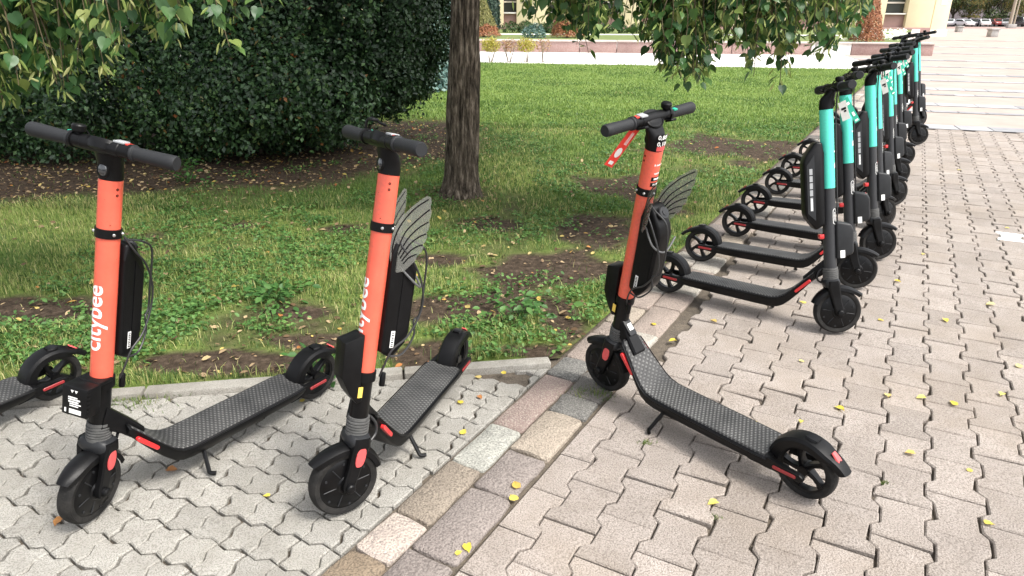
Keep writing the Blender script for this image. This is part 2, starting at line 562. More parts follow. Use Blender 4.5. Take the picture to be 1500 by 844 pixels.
# ---- band of old granite setts, two rows
STONE = {}
def stone_mat(k, a, b, sp):
    return mat('granite_' + k, a, .85, color2=b, vscale=16, bump=.8, bscale=120, coord='World', rnd=.16, speck=(170, .75, sp))
SM = {
 'brown': stone_mat('brown', (0.257, 0.200, 0.139), (0.179, 0.134, 0.092), (0.090, 0.072, 0.051)),
 'pinkwhite': stone_mat('pinkwhite', (0.488, 0.422, 0.359), (0.315, 0.269, 0.235), (0.198, 0.165, 0.151)),
 'tan': stone_mat('tan', (0.287, 0.242, 0.191), (0.218, 0.182, 0.145), (0.108, 0.089, 0.071)),
 'blue': stone_mat('blue', (0.363, 0.359, 0.317), (0.281, 0.280, 0.249), (0.165, 0.161, 0.147)),
 'red': stone_mat('red', (0.229, 0.167, 0.145), (0.176, 0.130, 0.116), (0.331, 0.285, 0.244)),
 'dark': stone_mat('dark', (0.131, 0.126, 0.117), (0.091, 0.087, 0.081), (0.248, 0.241, 0.219)),
 'grey': stone_mat('grey', (0.201, 0.182, 0.164), (0.146, 0.134, 0.121), (0.073, 0.068, 0.062)),
 'mauve': stone_mat('mauve', (0.264, 0.229, 0.208), (0.215, 0.184, 0.167), (0.118, 0.099, 0.090)),
 'beige': stone_mat('beige', (0.337, 0.290, 0.233), (0.282, 0.238, 0.191), (0.156, 0.129, 0.102)),
 'pink': stone_mat('pink', (0.327, 0.270, 0.230), (0.265, 0.217, 0.185), (0.156, 0.124, 0.107)),
 'pale': stone_mat('pale', (0.419, 0.386, 0.336), (0.354, 0.326, 0.284), (0.199, 0.177, 0.152)),
}
band = sheet('sett_band', [band_xy(-2.5, -.006), band_xy(-2.5, BANDW + .006), band_xy(19.5, BANDW + .006), band_xy(19.5, -.006)], -0.0125, M_soil)
row1 = [band_t(536, 811), band_t(596, 756), band_t(673, 678), band_t(728, 621), band_t(803, 547), band_t(831, 522), band_t(868, 487), band_t(884, 469)]
c1 = ['brown', 'pinkwhite', 'tan', 'blue', 'red', 'dark', 'pink', 'pink']
row2 = [band_t(623, 811), band_t(711, 717), band_t(758, 661), band_t(810, 602), band_t(834, 578), band_t(853, 540), band_t(876, 518), band_t(912, 482), band_t(943, 444)]
c2 = ['mauve', 'mauve', 'mauve', 'beige', 'dark', 'grey', 'pale', 'pale', 'pink']
def stone_poly(t0, t1, u0, u1, j=.006):
    pts = []
    for (ta, ua), (tb, ub) in (((t0, u0), (t1, u0)), ((t1, u0), (t1, u1)), ((t1, u1), (t0, u1)), ((t0, u1), (t0, u0))):
        L = math.hypot(tb - ta, ub - ua); n = 3 if L < .2 else 5
        cc = min(.009, L * .08)
        for k in range(n):
            s = [cc / L + (1 - 2 * cc / L) * k / (n - 1)][0]
            jj = j if 0 < k < n - 1 else j * .5
            pts.append((ta + (tb - ta) * s + random.gauss(0, jj * .5), ua + (ub - ua) * s + random.gauss(0, jj * .5)))
    return pts
def lay_row(bounds, cols, u0, u1):
    b = list(bounds); c = list(cols)
    t = b[0]; first = []
    while t > -2.3:
        L = random.uniform(.13, .3); first.append((t - L, t)); t -= L
    segs = [(a, d, random.choice(['mauve', 'tan', 'pink', 'brown', 'grey'])) for a, d in reversed(first)]
    segs[-1] = (segs[-1][0], segs[-1][1], cols[0])
    for k in range(len(b) - 1): segs.append((b[k], b[k + 1], cols[k + 1]))
    t = b[-1]
    while t < 19.2:
        L = random.uniform(.11, .27)
        segs.append((t, t + L, random.choice(['pink', 'pale', 'pink', 'mauve', 'beige', 'pale', 'grey', 'beige']))); t += L
    for a, d, cn in segs:
        g = random.uniform(.0025, .005)
        w0 = u0 + random.uniform(.001, .005); w1 = u1 - random.uniform(.001, .006)
        poly = [band_xy(x, y) for x, y in stone_poly(a + g, d - g, w0, w1)]
        if area(poly) < 0: poly = poly[::-1]
        cx, cy = band_xy((a + d) / 2, (w0 + w1) / 2)
        V, F = [], []
        pc = [(x - cx, y - cy) for x, y in poly]
        rings = [(0, -.04), (0, -.009), (.0025, -.003), (.008, .0)]
        n = len(pc)
        for dd, h in rings:
            V += [(x, y, h + (random.gauss(0, .0012) if h > -.012 else 0)) for x, y in inset(pc, dd)]
        for r_ in range(3):
            for k in range(n): F.append((r_ * n + k, r_ * n + (k + 1) % n, (r_ + 1) * n + (k + 1) % n, (r_ + 1) * n + k))
        ctr = len(V); V.append((0, 0, random.uniform(.001, .004)))
        for k in range(n): F.append((3 * n + k, 3 * n + (k + 1) % n, ctr))
        me = poly_mesh('sett', V, F); me.polygons.foreach_set('use_smooth', [True] * len(me.polygons)); me.set_sharp_from_angle(angle=R(50))
        link('sett', me, SM[cn], band, Matrix.Translation((cx, cy, random.uniform(-.002, .004))) @ Matrix.Rotation(random.gauss(0, .012), 4, 'X') @ Matrix.Rotation(random.gauss(0, .012), 4, 'Y'))
lay_row(row1, c1, ROW1, ROW2)
lay_row(row2, c2, ROW2, BANDW)

# ---- concrete kerb between the grey pavers and the lawn, laid in lengths
kerb = empty('kerb'); kerb['kind'] = 'structure'
t = .05
ang = math.atan2(KERB_D[1], KERB_D[0])
for k in range(11):
    L = 1.0 if k else .62
    c = KERB0 + KERB_D * (t - L / 2) + KERB_N * .033
    bm = bmesh.new(); add_box(bm, (0, 0, -.06), (L - .008, .064, .15), .006)
    for v in bm.verts: v.co += Vector((0, random.gauss(0, .0008), random.gauss(0, .0008)))
    link('kerb_stone', finish(bm, 'kerb_stone'), M_kerb, kerb, Matrix.Translation((c[0], c[1], random.uniform(-.003, .003))) @ Matrix.Rotation(ang + random.gauss(0, .004), 4, 'Z'))
    t -= L

# ---- plaza beyond the first stone strip, and the strips across it
def lp(t, d): p = STRIP_N * d + STRIP_D * t; return (float(p[0]), float(p[1]))
def band_at_strip(d):
    # intersection parameter t of strip line d with the band's right edge
    A = np.array([STRIP_D, -BAND_D]).T; b = (BAND0 + BAND_N * (BANDW + .01)) - STRIP_N * d
    return float(np.linalg.solve(A, b)[0])
plz = []
sheet('plaza', [lp(band_at_strip(STRIP1 + .1) , STRIP1 + .1), lp(70, STRIP1 + .1), (110, 50.4), (10.3, 50.4), (10.3, 23.2), (8.95, 17.4)], -0.004, M_plaza)
bm = bmesh.new()
d = STRIP1
k = 0
for d in [STRIP1, STRIP1 + 1.55, STRIP1 + 2.42, STRIP1 + 3.9, STRIP1 + 4.85, STRIP1 + 6.6, STRIP1 + 8.2, STRIP1 + 10.5, STRIP1 + 13, STRIP1 + 16.5, STRIP1 + 21, STRIP1 + 27]:
    wide = .17 if k % 2 == 0 else .09
    t0 = band_at_strip(d) if d < 17 else band_at_strip(17)
    st = sheet('paving_strip', [lp(t0, d - wide), lp(60, d - wide), lp(60, d + wide), lp(t0, d + wide)], .0006, mat('strip_bed', (.2, .18, .16), .95))
    x = t0; V, F, T = [], [], []
    while x < t0 + (14 if d < 14 else 45):
        L = random.uniform(.3, .55)
        q = [lp(x, d - wide), lp(x + L, d - wide), lp(x + L, d + wide), lp(x, d + wide)]
        if area(q) < 0: q = q[::-1]
        slab_geo([q], .006, .004, V, F, z=.006 + random.uniform(-.001, .001), depth=.01, drop=.003, tints=T, tv=random.random()); x += L
    tag(link('strip_slabs', poly_mesh('strip_slabs', V, F, T), mat('strip_slab', (.36, .36, .37), .85, color2=(.24, .24, .25), vscale=4, coord='World', tint=.5), st), kind='stuff')
    k += 1
sheet('path', [(-40, 27.3), (-40, 36), (10.4, 24.5), (10.3, 16.9), (8.8, 17.3), (float(FAR0[0]), float(FAR0[1]))], -0.008, M_path)

# ================================================================== SCOOTERS
M_black = mat('black_plastic', (.0045, .0045, .005), .40, var=.35, vscale=30, bump=.05, bscale=300, spec=.2)
M_blackm = mat('black_metal', (.004, .004, .0045), .30, var=.45, vscale=14, spec=.24)
M_grey = mat('charcoal_alloy', (.020, .021, .023), .45, var=.25, vscale=20, spec=.28)
M_dgrey = mat('grey_tube', (.036, .037, .040), .42, spec=.3, var=.15, vscale=20)
M_bellow = mat('bellows_rubber', (.085, .085, .083), .7, var=.35, vscale=50)
M_rubber = mat('tyre_rubber', (.010, .010, .010), .8, spec=.2, color2=(.030, .028, .026), vscale=22, bump=.25, bscale=200)
M_grip = mat('grip_rubber', (.019, .020, .022), .6, spec=.25, bump=.15, bscale=500)
M_mat = None
M_orange = mat('coral_paint', (.82, .135, .08), .36, color2=(.70, .105, .062), vscale=9, coat=.3, bump=.03, bscale=60, speck=(120, .16, (.30, .10, .07)))
M_orange_w = mat('coral_paint_worn', (.86, .13, .05), .4, var=.1, vscale=6, coat=.25)
M_teal = mat('mint_paint', (.085, .68, .52), .36, color2=(.07, .60, .46), vscale=9, coat=.3, speck=(120, .12, (.10, .30, .25)))
M_red = mat('red_reflector', (.62, .028, .03), .3, var=.2, vscale=60, coat=.4)
M_dkred = mat('dark_red_reflector', (.30, .022, .026), .35, var=.25, vscale=60, coat=.2)
M_pinkred = mat('faded_red_reflector', (.72, .10, .10), .4, color2=(.55, .08, .08), vscale=60)
M_white = mat('white_print', (.82, .82, .80), .5)
M_label = mat('grey_label', (.32, .33, .34), .5)
M_paper = mat('paper_card', (.52, .52, .49), .7, var=.1, vscale=30)
M_green = mat('green_card', (.02, .36, .24), .5)
M_redcard = mat('red_card', (.75, .05, .035), .45)
M_lens = mat('lamp_lens', (.02, .022, .026), .08, spec=.8, coat=.8)
M_yellow = mat('yellow_sticker', (.78, .55, .1), .5)
M_wing = mat('clear_plastic_wing', (.20, .20, .18), .35, alpha=.42, spec=.3)
M_chrome = mat('bolt_steel', (.55, .55, .55), .3, metal=.9)
M_cable = mat('cable_sheath', (.022, .022, .023), .45)
M_cableg = mat('cable_grey', (.11, .11, .11), .35)

def mat_deckgrip():
    m = bpy.data.materials.new('deck_rubber'); m.use_nodes = True
    n = m.node_tree.nodes; l = m.node_tree.links; b = n['Principled BSDF']
    b.inputs['Roughness'].default_value = .62
    tc = n.new('ShaderNodeTexCoord')
    def wave(rot):
        mp = n.new('ShaderNodeMapping'); mp.inputs['Rotation'].default_value = (0, 0, rot)
        l.new(tc.outputs['Object'], mp.inputs['Vector'])
        wv = n.new('ShaderNodeTexWave'); wv.inputs['Scale'].default_value = 26; wv.wave_profile = 'SIN'
        l.new(mp.outputs[0], wv.inputs['Vector']); return wv.outputs['Fac']
    mu = n.new('ShaderNodeMath'); mu.operation = 'MULTIPLY'
    l.new(wave(R(32)), mu.inputs[0]); l.new(wave(R(-32)), mu.inputs[1])
    nz = n.new('ShaderNodeTexNoise'); nz.inputs['Scale'].default_value = 9; nz.inputs['Detail'].default_value = 5
    l.new(tc.outputs['Object'], nz.inputs['Vector'])
    r1 = n.new('ShaderNodeValToRGB'); r1.color_ramp.elements[0].color = (.030, .030, .031, 1); r1.color_ramp.elements[1].color = (.105, .106, .106, 1)
    r1.color_ramp.elements[0].position = .2; r1.color_ramp.elements[1].position = .75
    l.new(mu.outputs[0], r1.inputs['Fac'])
    r2 = n.new('ShaderNodeValToRGB'); r2.color_ramp.elements[0].color = (.55, .55, .55, 1); r2.color_ramp.elements[1].color = (1.5, 1.48, 1.42, 1)
    r2.color_ramp.elements[0].position = .3; r2.color_ramp.elements[1].position = .72
    l.new(nz.outputs['Fac'], r2.inputs['Fac'])
    mx = n.new('ShaderNodeMix'); mx.data_type = 'RGBA'; mx.blend_type = 'MULTIPLY'; mx.inputs['Factor'].default_value = 1
    l.new(r1.outputs[0], mx.inputs[6]); l.new(r2.outputs[0], mx.inputs[7]); l.new(mx.outputs[2], b.inputs['Base Color'])
    bp = n.new('ShaderNodeBump'); bp.inputs['Strength'].default_value = .7; bp.inputs['Distance'].default_value = .003
    l.new(mu.outputs[0], bp.inputs['Height']); l.new(bp.outputs[0], b.inputs['Normal'])
    return m
M_mat = mat_deckgrip()

WB, TAU = .8305, .2012
RF, RR = .104, .098
OS, OB = -.024, .011
ST, SB, BAR, BW = .908, .343, .995, .209
SBT = .565            # lower end of the mint sleeve

# --- side-profile stations of the deck: x, z top, z bottom, half width
DECK = [(.088, .116, .092, .060), (.105, .120, .082, .070), (.14, .121, .076, .074), (.30, .121, .072, .074), (.48, .121, .070, .074), (.545, .122, .071, .074),
        (.578, .130, .077, .074), (.605, .148, .092, .072), (.632, .177, .121, .067), (.66, .211, .157, .060), (.69, .248, .200, .053), (.708, .270, .228, .049), (.716, .277, .243, .045)]
def deck_bm(bm):
    secs = []
    for x, zt, zb, h in DECK:
        e = min(.010, (zt - zb) * .35)
        secs.append([Vector((x, y, z)) for y, z in ((h - e, zt), (h, zt - e), (h, zt - e * 1.8), (h * .86, zb + e * .5), (h * .78, zb), (-h * .78, zb), (-h * .86, zb + e * .5), (-h, zt - e * 1.8), (-h, zt - e), (-h + e, zt))])
    loft(bm, secs)
def mat_bm(bm):
    secs = []
    for x, zt, zb, h in DECK[1:-1]:
        q = h - .007
        secs.append([Vector((x, y, z)) for y, z in ((q, zt - .002), (q - .002, zt + .0028), (0, zt + .003), (-q + .002, zt + .0028), (-q, zt - .002))])
    loft(bm, secs)
def rim_bm(bm):   # bare metal edge line along both sides of the deck
    for s in (1, -1):
        add_tube(bm, [(x, s * (h + .0005), zt - .006) for x, zt, zb, h in DECK[1:-1]], .0022, 6)
def neck_bm(bm):
    secs = []
    for x, z, h, th in ((.672, .218, .030, .040), (.695, .244, .028, .046), (.715, .268, .024, .048), (.738, .292, .022, .055), (.768, .318, .022, .07)):
        secs.append([Vector((x - dz * .45, y, z + dz)) for y, dz in ((h, th * .35), (h * .8, th * .5), (-h * .8, th * .5), (-h, th * .35), (-h, -th * .4), (-h * .7, -th * .5), (h * .7, -th * .5), (h, -th * .4))])
    loft(bm, secs)
def arm_bm(s):
    def f(bm):
        poly = [(.16, .076), (.16, .112), (.09, .116), (.03, .112), (-.012, .112), (-.024, .105), (-.026, .094), (-.016, .085), (.03, .086), (.09, .080)]
        add_prism(bm, poly, -(s * .048), -(s * .064), XZ, .003)
    return f
def side_strip(x0, z0, x1, z1, y, hgt, th=.004):
    def f(bm):
        d = Vector((x1 - x0, 0, z1 - z0)); L = d.length; d.normalize(); n = Vector((-d.z, 0, d.x))
        pts = []
        for k in range(8):
            a = math.pi / 2 + math.pi * k / 7; pts.append((math.cos(a) * hgt / 2, math.sin(a) * hgt / 2))
        for k in range(8):
            a = -math.pi / 2 + math.pi * k / 7; pts.append((L + math.cos(a) * hgt / 2, math.sin(a) * hgt / 2))
        M = Matrix(((d.x, n.x, 0, x0), (0, 0, -1 if y > 0 else -1, y), (d.z, n.z, 0, z0), (0, 0, 0, 1)))
        add_prism(bm, pts, -th / 2, th / 2, M, .001, 1)
    return f
def fender_bm(bm):
    secs = []
    n = 18
    for k in range(n + 1):
        a = R(8 + (158 - 8) * k / n)
        rr = RR + .013 + (.004 if k > 14 else 0) + (.006 * (k - 15) if k > 15 else 0)
        w_ = .035 * (1 if k < 14 else 1 - (k - 13) * .07)
        lip = (.024 + .012 * max(0, (9 - k) / 9)) * (1 if k < 15 else .6)
        cs = []
        for y, dr in ((-w_, -lip), (-w_ * .98, -.006), (-w_ * .78, .003), (0, .007), (w_ * .78, .003), (w_ * .98, -.006), (w_, -lip),
                      (w_ - .003, -lip), (w_ * .88, -.008), (0, .001), (-w_ * .88, -.008), (-w_ + .003, -lip)):
            cs.append(Vector((math.cos(a) * (rr + dr), y, RR + math.sin(a) * (rr + dr))))
        secs.append(cs)
    loft(bm, secs)
def arc_patch(a0, a1, r, hw, th, n=8):
    def f(bm):
        secs = []
        for k in range(n + 1):
            a = R(a0 + (a1 - a0) * k / n); ww = hw * (.75 + .25 * math.sin(math.pi * k / n))
            secs.append([Vector((math.cos(a) * (r + dr), y, RR + math.sin(a) * (r + dr))) for y, dr in ((-ww, 0), (-ww * .8, th), (ww * .8, th), (ww, 0))])
        loft(bm, secs)
    return f
AXY = Matrix.Rotation(math.pi / 2, 4, 'X')    # lathe axis Z -> -Y
def tyre_bm(r, w_):
    def f(bm):
        h = w_ / 2
        prof = [(r * .77, h * .80), (r * .84, h * .98), (r * .92, h), (r * .965, h * .80), (r * .99, h * .45), (r, 0), (r * .99, -h * .45), (r * .965, -h * .80), (r * .92, -h), (r * .84, -h * .98), (r * .77, -h * .80)]
        add_lathe(bm, prof, 40, AXY, closed=True)
    return f
def rearrim_bm(bm):
    r = RR
    add_lathe(bm, [(r * .775, .013), (r * .79, .016), (r * .70, .013), (r * .69, .0), (r * .70, -.013), (r * .79, -.016), (r * .775, -.013)], 36, AXY, closed=True)
    add_lathe(bm, [(.0, .022), (.017, .022), (.019, .014), (.019, -.014), (.017, -.022), (.0, -.022)], 20, AXY)
    for k in range(5):
        M = Matrix.Rotation(2 * math.pi * k / 5 + .3, 4, 'Y')
        secs = []
        for q, (rad, tw, hw, th) in enumerate(((.014, 0, .010, .012), (.035, .10, .008, .010), (.055, .22, .0085, .009), (.071, .30, .012, .010))):
            c = Vector((rad * math.cos(tw), 0, rad * math.sin(tw))); t_ = Vector((-math.sin(tw), 0, math.cos(tw)))
            secs.append([M @ (c + t_ * a + Vector((0, b, 0))) for a, b in ((hw, th), (hw * .5, th * 1.25), (-hw * .5, th * 1.25), (-hw, th), (-hw, -th), (-hw * .5, -th * 1.25), (hw * .5, -th * 1.25), (hw, -th))])
        loft(bm, secs)
def hub_bm(bm):
    add_lathe(bm, [(.0, .030), (.026, .030), (.030, .026), (.058, .0235), (.074, .021), (.0815, .017), (.0815, -.017), (.074, -.021), (.058, -.0235), (.030, -.026), (.026, -.030), (.0, -.030)], 40, AXY)
def hubrib_bm(bm):
    for s in (1, -1):
        for k in range(6):
            a = 2 * math.pi * k / 6 + .25
            M = Matrix.Rotation(a, 4, 'Y')
            add_box(bm, (.052, s * .0245, 0), (.040, .003, .0035), .001, M, 1)
        for k in range(6):
            a = 2 * math.pi * (k + .5) / 6 + .25
            M = Matrix.Rotation(a, 4, 'Y') @ Matrix.Translation((.068, s * .0215, 0)) @ AXY
            add_lathe(bm, [(0, -.003), (.004, -.003), (.004, .003), (0, .003)], 10, M)
def fork_bm(s):
    def f(bm):
        # leg: from crown down to the axle
        secs = []
        for z, x, hx, th in ((.150, OS, .022, .010), (.125, OS + .001, .026, .011), (.095, OS + .006, .0235, .008), (.055, OS + .013, .0205, .008), (.02, -.003, .0195, .009), (.0, 0, .019, .0095), (-.016, .001, .014, .0085), (-.022, .001, .006, .007)):
            yc = .041 if z > .10 else .039
            secs.append([Vector((x + a * hx, s * (yc + b * th), z)) for a, b in ((1, -1), (1, .55), (.72, 1), (-.72, 1), (-1, .55), (-1, -1))])
        loft(bm, secs)
    return f
def crown_bm(bm):
    secs = []
    for z, hx, hy in ((.118, .030, .044), (.128, .034, .051), (.140, .035, .051), (.150, .032, .046), (.156, .029, .034)):
        secs.append([Vector((OS + hx * math.copysign(abs(math.cos(a)) ** .6, math.cos(a)), hy * math.copysign(abs(math.sin(a)) ** .6, math.sin(a)), z)) for a in [2 * math.pi * k / 20 for k in range(20)]])
    loft(bm, secs)
def ffender_bm(bm):
    secs = []
    for k in range(17):
        a = R(28 + (152 - 28) * k / 16)
        rr = RF + .010 + (.012 * ((5 - k) / 5) ** 2 if k < 5 else 0)
        w_ = .030 * (1 - .35 * ((4 - k) / 4) ** 2 if k < 4 else 1)
        secs.append([Vector((math.cos(a) * (rr + dr), y, math.sin(a) * (rr + dr))) for y, dr in ((-w_, -.016), (-w_ * .95, -.002), (-w_ * .6, .005), (0, .008), (w_ * .6, .005), (w_ * .95, -.002), (w_, -.016), (w_ - .003, -.016), (0, .003), (-w_ + .003, -.016))])
    # the fender follows the wheel, which turns about the axle; tilt forward slightly
    Mt = Matrix.Rotation(R(-4), 4, 'Y')
    loft(bm, [[Mt @ p for p in s_] for s_ in secs])
def bellows_bm(bm):
    prof = [(.0, .150), (.033, .150)]
    for k in range(5):
        z = .155 + k * .0085
        prof += [(.0335, z), (.0335, z + .0045), (.0295, z + .0055), (.0295, z + .0075)]
    prof += [(.032, .198), (.032, .206), (0, .206)]
    add_lathe(bm, prof, 24, Matrix.Translation((OS, 0, 0)))
def tubez(z0, z1, r0, r1=None, cham=.002, n=32):
    r1 = r0 if r1 is None else r1
    def f(bm): add_lathe(bm, [(0, z0), (r0 - cham, z0), (r0, z0 + cham), (r1, z1 - cham), (r1 - cham, z1), (0, z1)], n, Matrix.Translation((OS, 0, 0)))
    return f
def head_bm(bm):
    secs = []
    for z, cx, rx, ry in ((ST, OS, .0295, .0295), (ST + .012, OS, .0295, .0295), (ST + .035, OS + .003, .0298, .030), (ST + .058, OS + .010, .031, .034), (ST + .076, OB - .005, .031, .042), (ST + .092, OB - .003, .026, .046), (ST + .1005, OB - .002, .018, .042)):
        secs.append([Vector((cx + rx * math.cos(a), ry * math.sin(a), z + (.010 * math.cos(a) if z > ST + .05 else 0))) for a in [2 * math.pi * k / 28 for k in range(28)]])
    loft(bm, secs)
def dish_bm(bm):   # raised rim of the little dashboard facing the rider
    M = Matrix.Translation((OB - .016, 0, BAR - .002)) @ Matrix.Rotation(R(-38), 4, 'Y')
    add_lathe(bm, [(.030, -.010), (.033, -.006), (.033, .004), (.029, .006), (.027, .003), (.0, .002), (.0, -.010)], 28, M @ Matrix.Diagonal((.8, 1.12, 1, 1)))
def bar_bm(bm): add_tube(bm, [(OB, -BW + .01, BAR), (OB, -.1, BAR), (OB, .1, BAR), (OB, BW - .01, BAR)], .0150, 20)
def barmid_bm(bm):
    add_tube(bm, [(OB, y, BAR) for y in (-.082, -.054, -.052, .052, .054, .082)], [.0178, .0178, .0195, .0195, .0178, .0178], 20)
def grip_bm(s):
    def f(bm):
        add_tube(bm, [(OB, s * y, BAR) for y in (.086, .089, .092, .094, .096, .12, .19, .204, .209)], [.0205, .0215, .0215, .0205, .0172, .0176, .0192, .0190, .0165], 20)
    return f
def clampring(y, r=.0215):
    def f(bm): add_tube(bm, [(OB, y - .004, BAR), (OB, y - .0035, BAR), (OB, y + .0035, BAR), (OB, y + .004, BAR)], [r - .002, r, r, r - .002], 20)
    return f
def thumb_bm(s):
    def f(bm):
        M = Matrix.Translation((OB - .022, s * .070, BAR - .012)) @ Matrix.Rotation(R(28), 4, 'Y') @ Matrix.Rotation(s * R(12), 4, 'Z')
        add_box(bm, (-.006, 0, 0), (.034, .022, .007), .003, M)
    return f
def bell_bm(bm):
    add_lathe(bm, [(0, .0), (.0125, .0), (.016, .004), (.0172, .012), (.0172, .017), (.0145, .0205), (.008, .022), (0, .0222)], 24, Matrix.Translation((OB, -.068, BAR + .020)))
    add_box(bm, (OB, -.068, BAR + .017), (.012, .014, .012), .002)
def bellhammer_bm(bm):
    add_tube(bm, smooth_path([(OB - .016, -.068, BAR + .026), (OB - .024, -.066, BAR + .022), (OB - .028, -.062, BAR + .012)]), .0028, 8)
def lever_bm(bm):   # bent bell lever on one of the scooters
    add_tube(bm, smooth_path([(OB + .004, -.085, BAR + .012), (OB + .006, -.082, BAR + .040), (OB - .004, -.070, BAR + .050), (OB - .018, -.045, BAR + .040), (OB - .026, -.030, BAR + .038)]), [.004] * 24 + [.003], 8)
    add_box(bm, (OB - .004, -.066, BAR + .047), (.022, .030, .010), .004)
def lamp_bm(bm):
    M = Matrix.Translation((OS + .0265, 0, ST + .026)) @ Matrix.Rotation(math.pi / 2, 4, 'Y') @ Matrix.Diagonal((1.25, 1, 1, 1))
    add_lathe(bm, [(0, -.006), (.0165, -.006), (.0175, .003), (.0165, .0055), (.0140, .0060), (.0135, .0045), (0, .0045)], 24, M)
def lens_bm(bm):
    M = Matrix.Translation((OS + .0315, 0, ST + .026)) @ Matrix.Rotation(math.pi / 2, 4, 'Y') @ Matrix.Diagonal((1.25, 1, 1, 1))
    add_lathe(bm, [(0, 0), (.0130, 0), (.011, .0022), (.006, .0036), (0, .004)], 20, M)
def battery_bm(z0, z1, depth):
    def f(bm):
        x0 = OS - .029; x1 = x0 - depth
        poly = [(x0, z0 + .02), (x0 + .004, z0 + .03), (x0 + .004, z1 - .05), (x0, z1 - .004), (x0 - depth * .35, z1), (x1 + .012, z1 - .055), (x1, z1 - .085), (x1, z0 + .075), (x1 + .012, z0 + .05), (x0 - depth * .45, z0)]
        add_prism(bm, poly, -.034, .034, XZ, .010, 3)
    return f
def batt_side_bm(z0, z1, depth):   # raised long panel along both sides of the battery
    def f(bm):
        x0 = OS - .032 - depth * .42; 
        for s in (1, -1):
            poly = [(x0, z0 + .045), (x0 - depth * .40, z0 + .08), (x0 - depth * .40, z1 - .10), (x0, z1 - .055)]
            add_prism(bm, poly, s * .0345 - .0012, s * .0345 + .0012, XZ)
    return f
def batt_cap_bm(z1, depth):
    def f(bm):
        M = Matrix.Translation((OS - .032 - depth * .62, 0, z1 - .020)) @ Matrix.Rotation(R(-48), 4, 'Y')
        add_lathe(bm, [(0, -.006), (.021, -.006), (.022, .004), (.0195, .0075), (0, .0085)], 22, M)
        M2 = M @ Matrix.Translation((0, 0, .008))
        add_lathe(bm, [(0, -.002), (.010, -.002), (.010, .0025), (0, .003)], 16, M2)
    return f
def label_box(c, s): return lambda bm: add_box(bm, c, s)
def ringz(z, h, r): return lambda bm: add_lathe(bm, [(r - .004, z), (r, z + .001), (r, z + h - .001), (r - .004, z + h)], 28, Matrix.Translation((OS, 0, 0)), closed=True)
def ringbolts_bm(z, r):
    def f(bm):
        for a in (R(62), R(-62), R(175), R(118)):
            M = Matrix.Translation((OS, 0, z)) @ Matrix.Rotation(a, 4, 'Z') @ Matrix.Translation((r, 0, 0)) @ Matrix.Rotation(math.pi / 2, 4, 'Y')
            add_lathe(bm, [(0, -.003), (.0042, -.003), (.0042, .003), (.003, .0045), (0, .005)], 10, M)
    return f
def wrap_text(body, size, z0, phi0, r, bold=0.0, cuts=10, vertical=True, spacing=1.0, lift=.0008):
    def f(_bm):
        bm = text_bm(body, size, bold, spacing, cuts)
        if not vertical:
            xs = [v.co.x for v in bm.verts]; nx = 12
            for k in range(1, nx):
                x = min(xs) + (max(xs) - min(xs)) * k / nx
                bmesh.ops.bisect_plane(bm, geom=bm.verts[:] + bm.edges[:] + bm.faces[:], plane_co=(x, 0, 0), plane_no=(1, 0, 0))
        for v in bm.verts:
            if vertical: z, ph = z0 + v.co.x, phi0 - v.co.y / r
            else: z, ph = z0 + v.co.y, phi0 + v.co.x / r
            v.co = Vector((OS + math.cos(ph) * (r + lift), math.sin(ph) * (r + lift), z))
        return bm
    return f
def wrap_patch(z0, z1, p0, p1, r, lift=.0006):
    def f(bm):
        n = 8
        a = [bm.verts.new((OS + math.cos(p0 + (p1 - p0) * k / n) * (r + lift), math.sin(p0 + (p1 - p0) * k / n) * (r + lift), z0)) for k in range(n + 1)]
        b = [bm.verts.new((OS + math.cos(p0 + (p1 - p0) * k / n) * (r + lift), math.sin(p0 + (p1 - p0) * k / n) * (r + lift), z1)) for k in range(n + 1)]
        for k in range(n): bm.faces.new((a[k], a[k + 1], b[k + 1], b[k]))
    return f
def wrap_oval(z0, z1, hw, phi, r, t_=.0022):
    """outlined pill logo running along the tube"""
    def f(bm):
        pts = []
        L = (z1 - z0) / 2 - hw; zc = (z0 + z1) / 2
        for k in range(13): a = math.pi * k / 12; pts.append((math.cos(a) * hw, L + math.sin(a) * hw))
        for k in range(13): a = math.pi + math.pi * k / 12; pts.append((math.cos(a) * hw, -L + math.sin(a) * hw))
        def P(x, z, rr): ph = phi + x / r; return bm.verts.new((OS + math.cos(ph) * rr, math.sin(ph) * rr, zc + z))
        o = [P(x, z, r + .0008) for x, z in pts]
        i = [P(x * (1 - t_ / hw), z * (1 - t_ / ((z1 - z0) / 2)), r + .0008) for x, z in pts]
        n = len(pts)
        for k in range(n): bm.faces.new((o[k], o[(k + 1) % n], i[(k + 1) % n], i[k]))
    return f
def wing_outline(k=1.0):
    return [(0, -.004), (-.004, .030), (.002, .070), (.018, .108), (.044, .140), (.078, .166), (.112, .186), (.126, .192), (.137, .188), (.139, .176), (.134, .160), (.1365, .150), (.133, .134), (.126, .126), (.128, .114), (.123, .100), (.116, .093), (.117, .081), (.111, .068), (.103, .061), (.102, .049), (.094, .037), (.082, .030), (.074, .016), (.058, .004), (.036, -.012), (.014, -.014)]
WING_LINES = [[(.006, .010), (.008, .060), (.034, .112), (.080, .156), (.130, .183)], [(.020, .045), (.050, .096), (.092, .130), (.131, .155)], [(.024, .036), (.056, .078), (.092, .106), (.124, .121)], [(.028, .026), (.058, .060), (.088, .080), (.114, .089)], [(.032, .018), (.058, .042), (.080, .054), (.101, .059)], [(.036, .010), (.056, .026), (.080, .034)]]
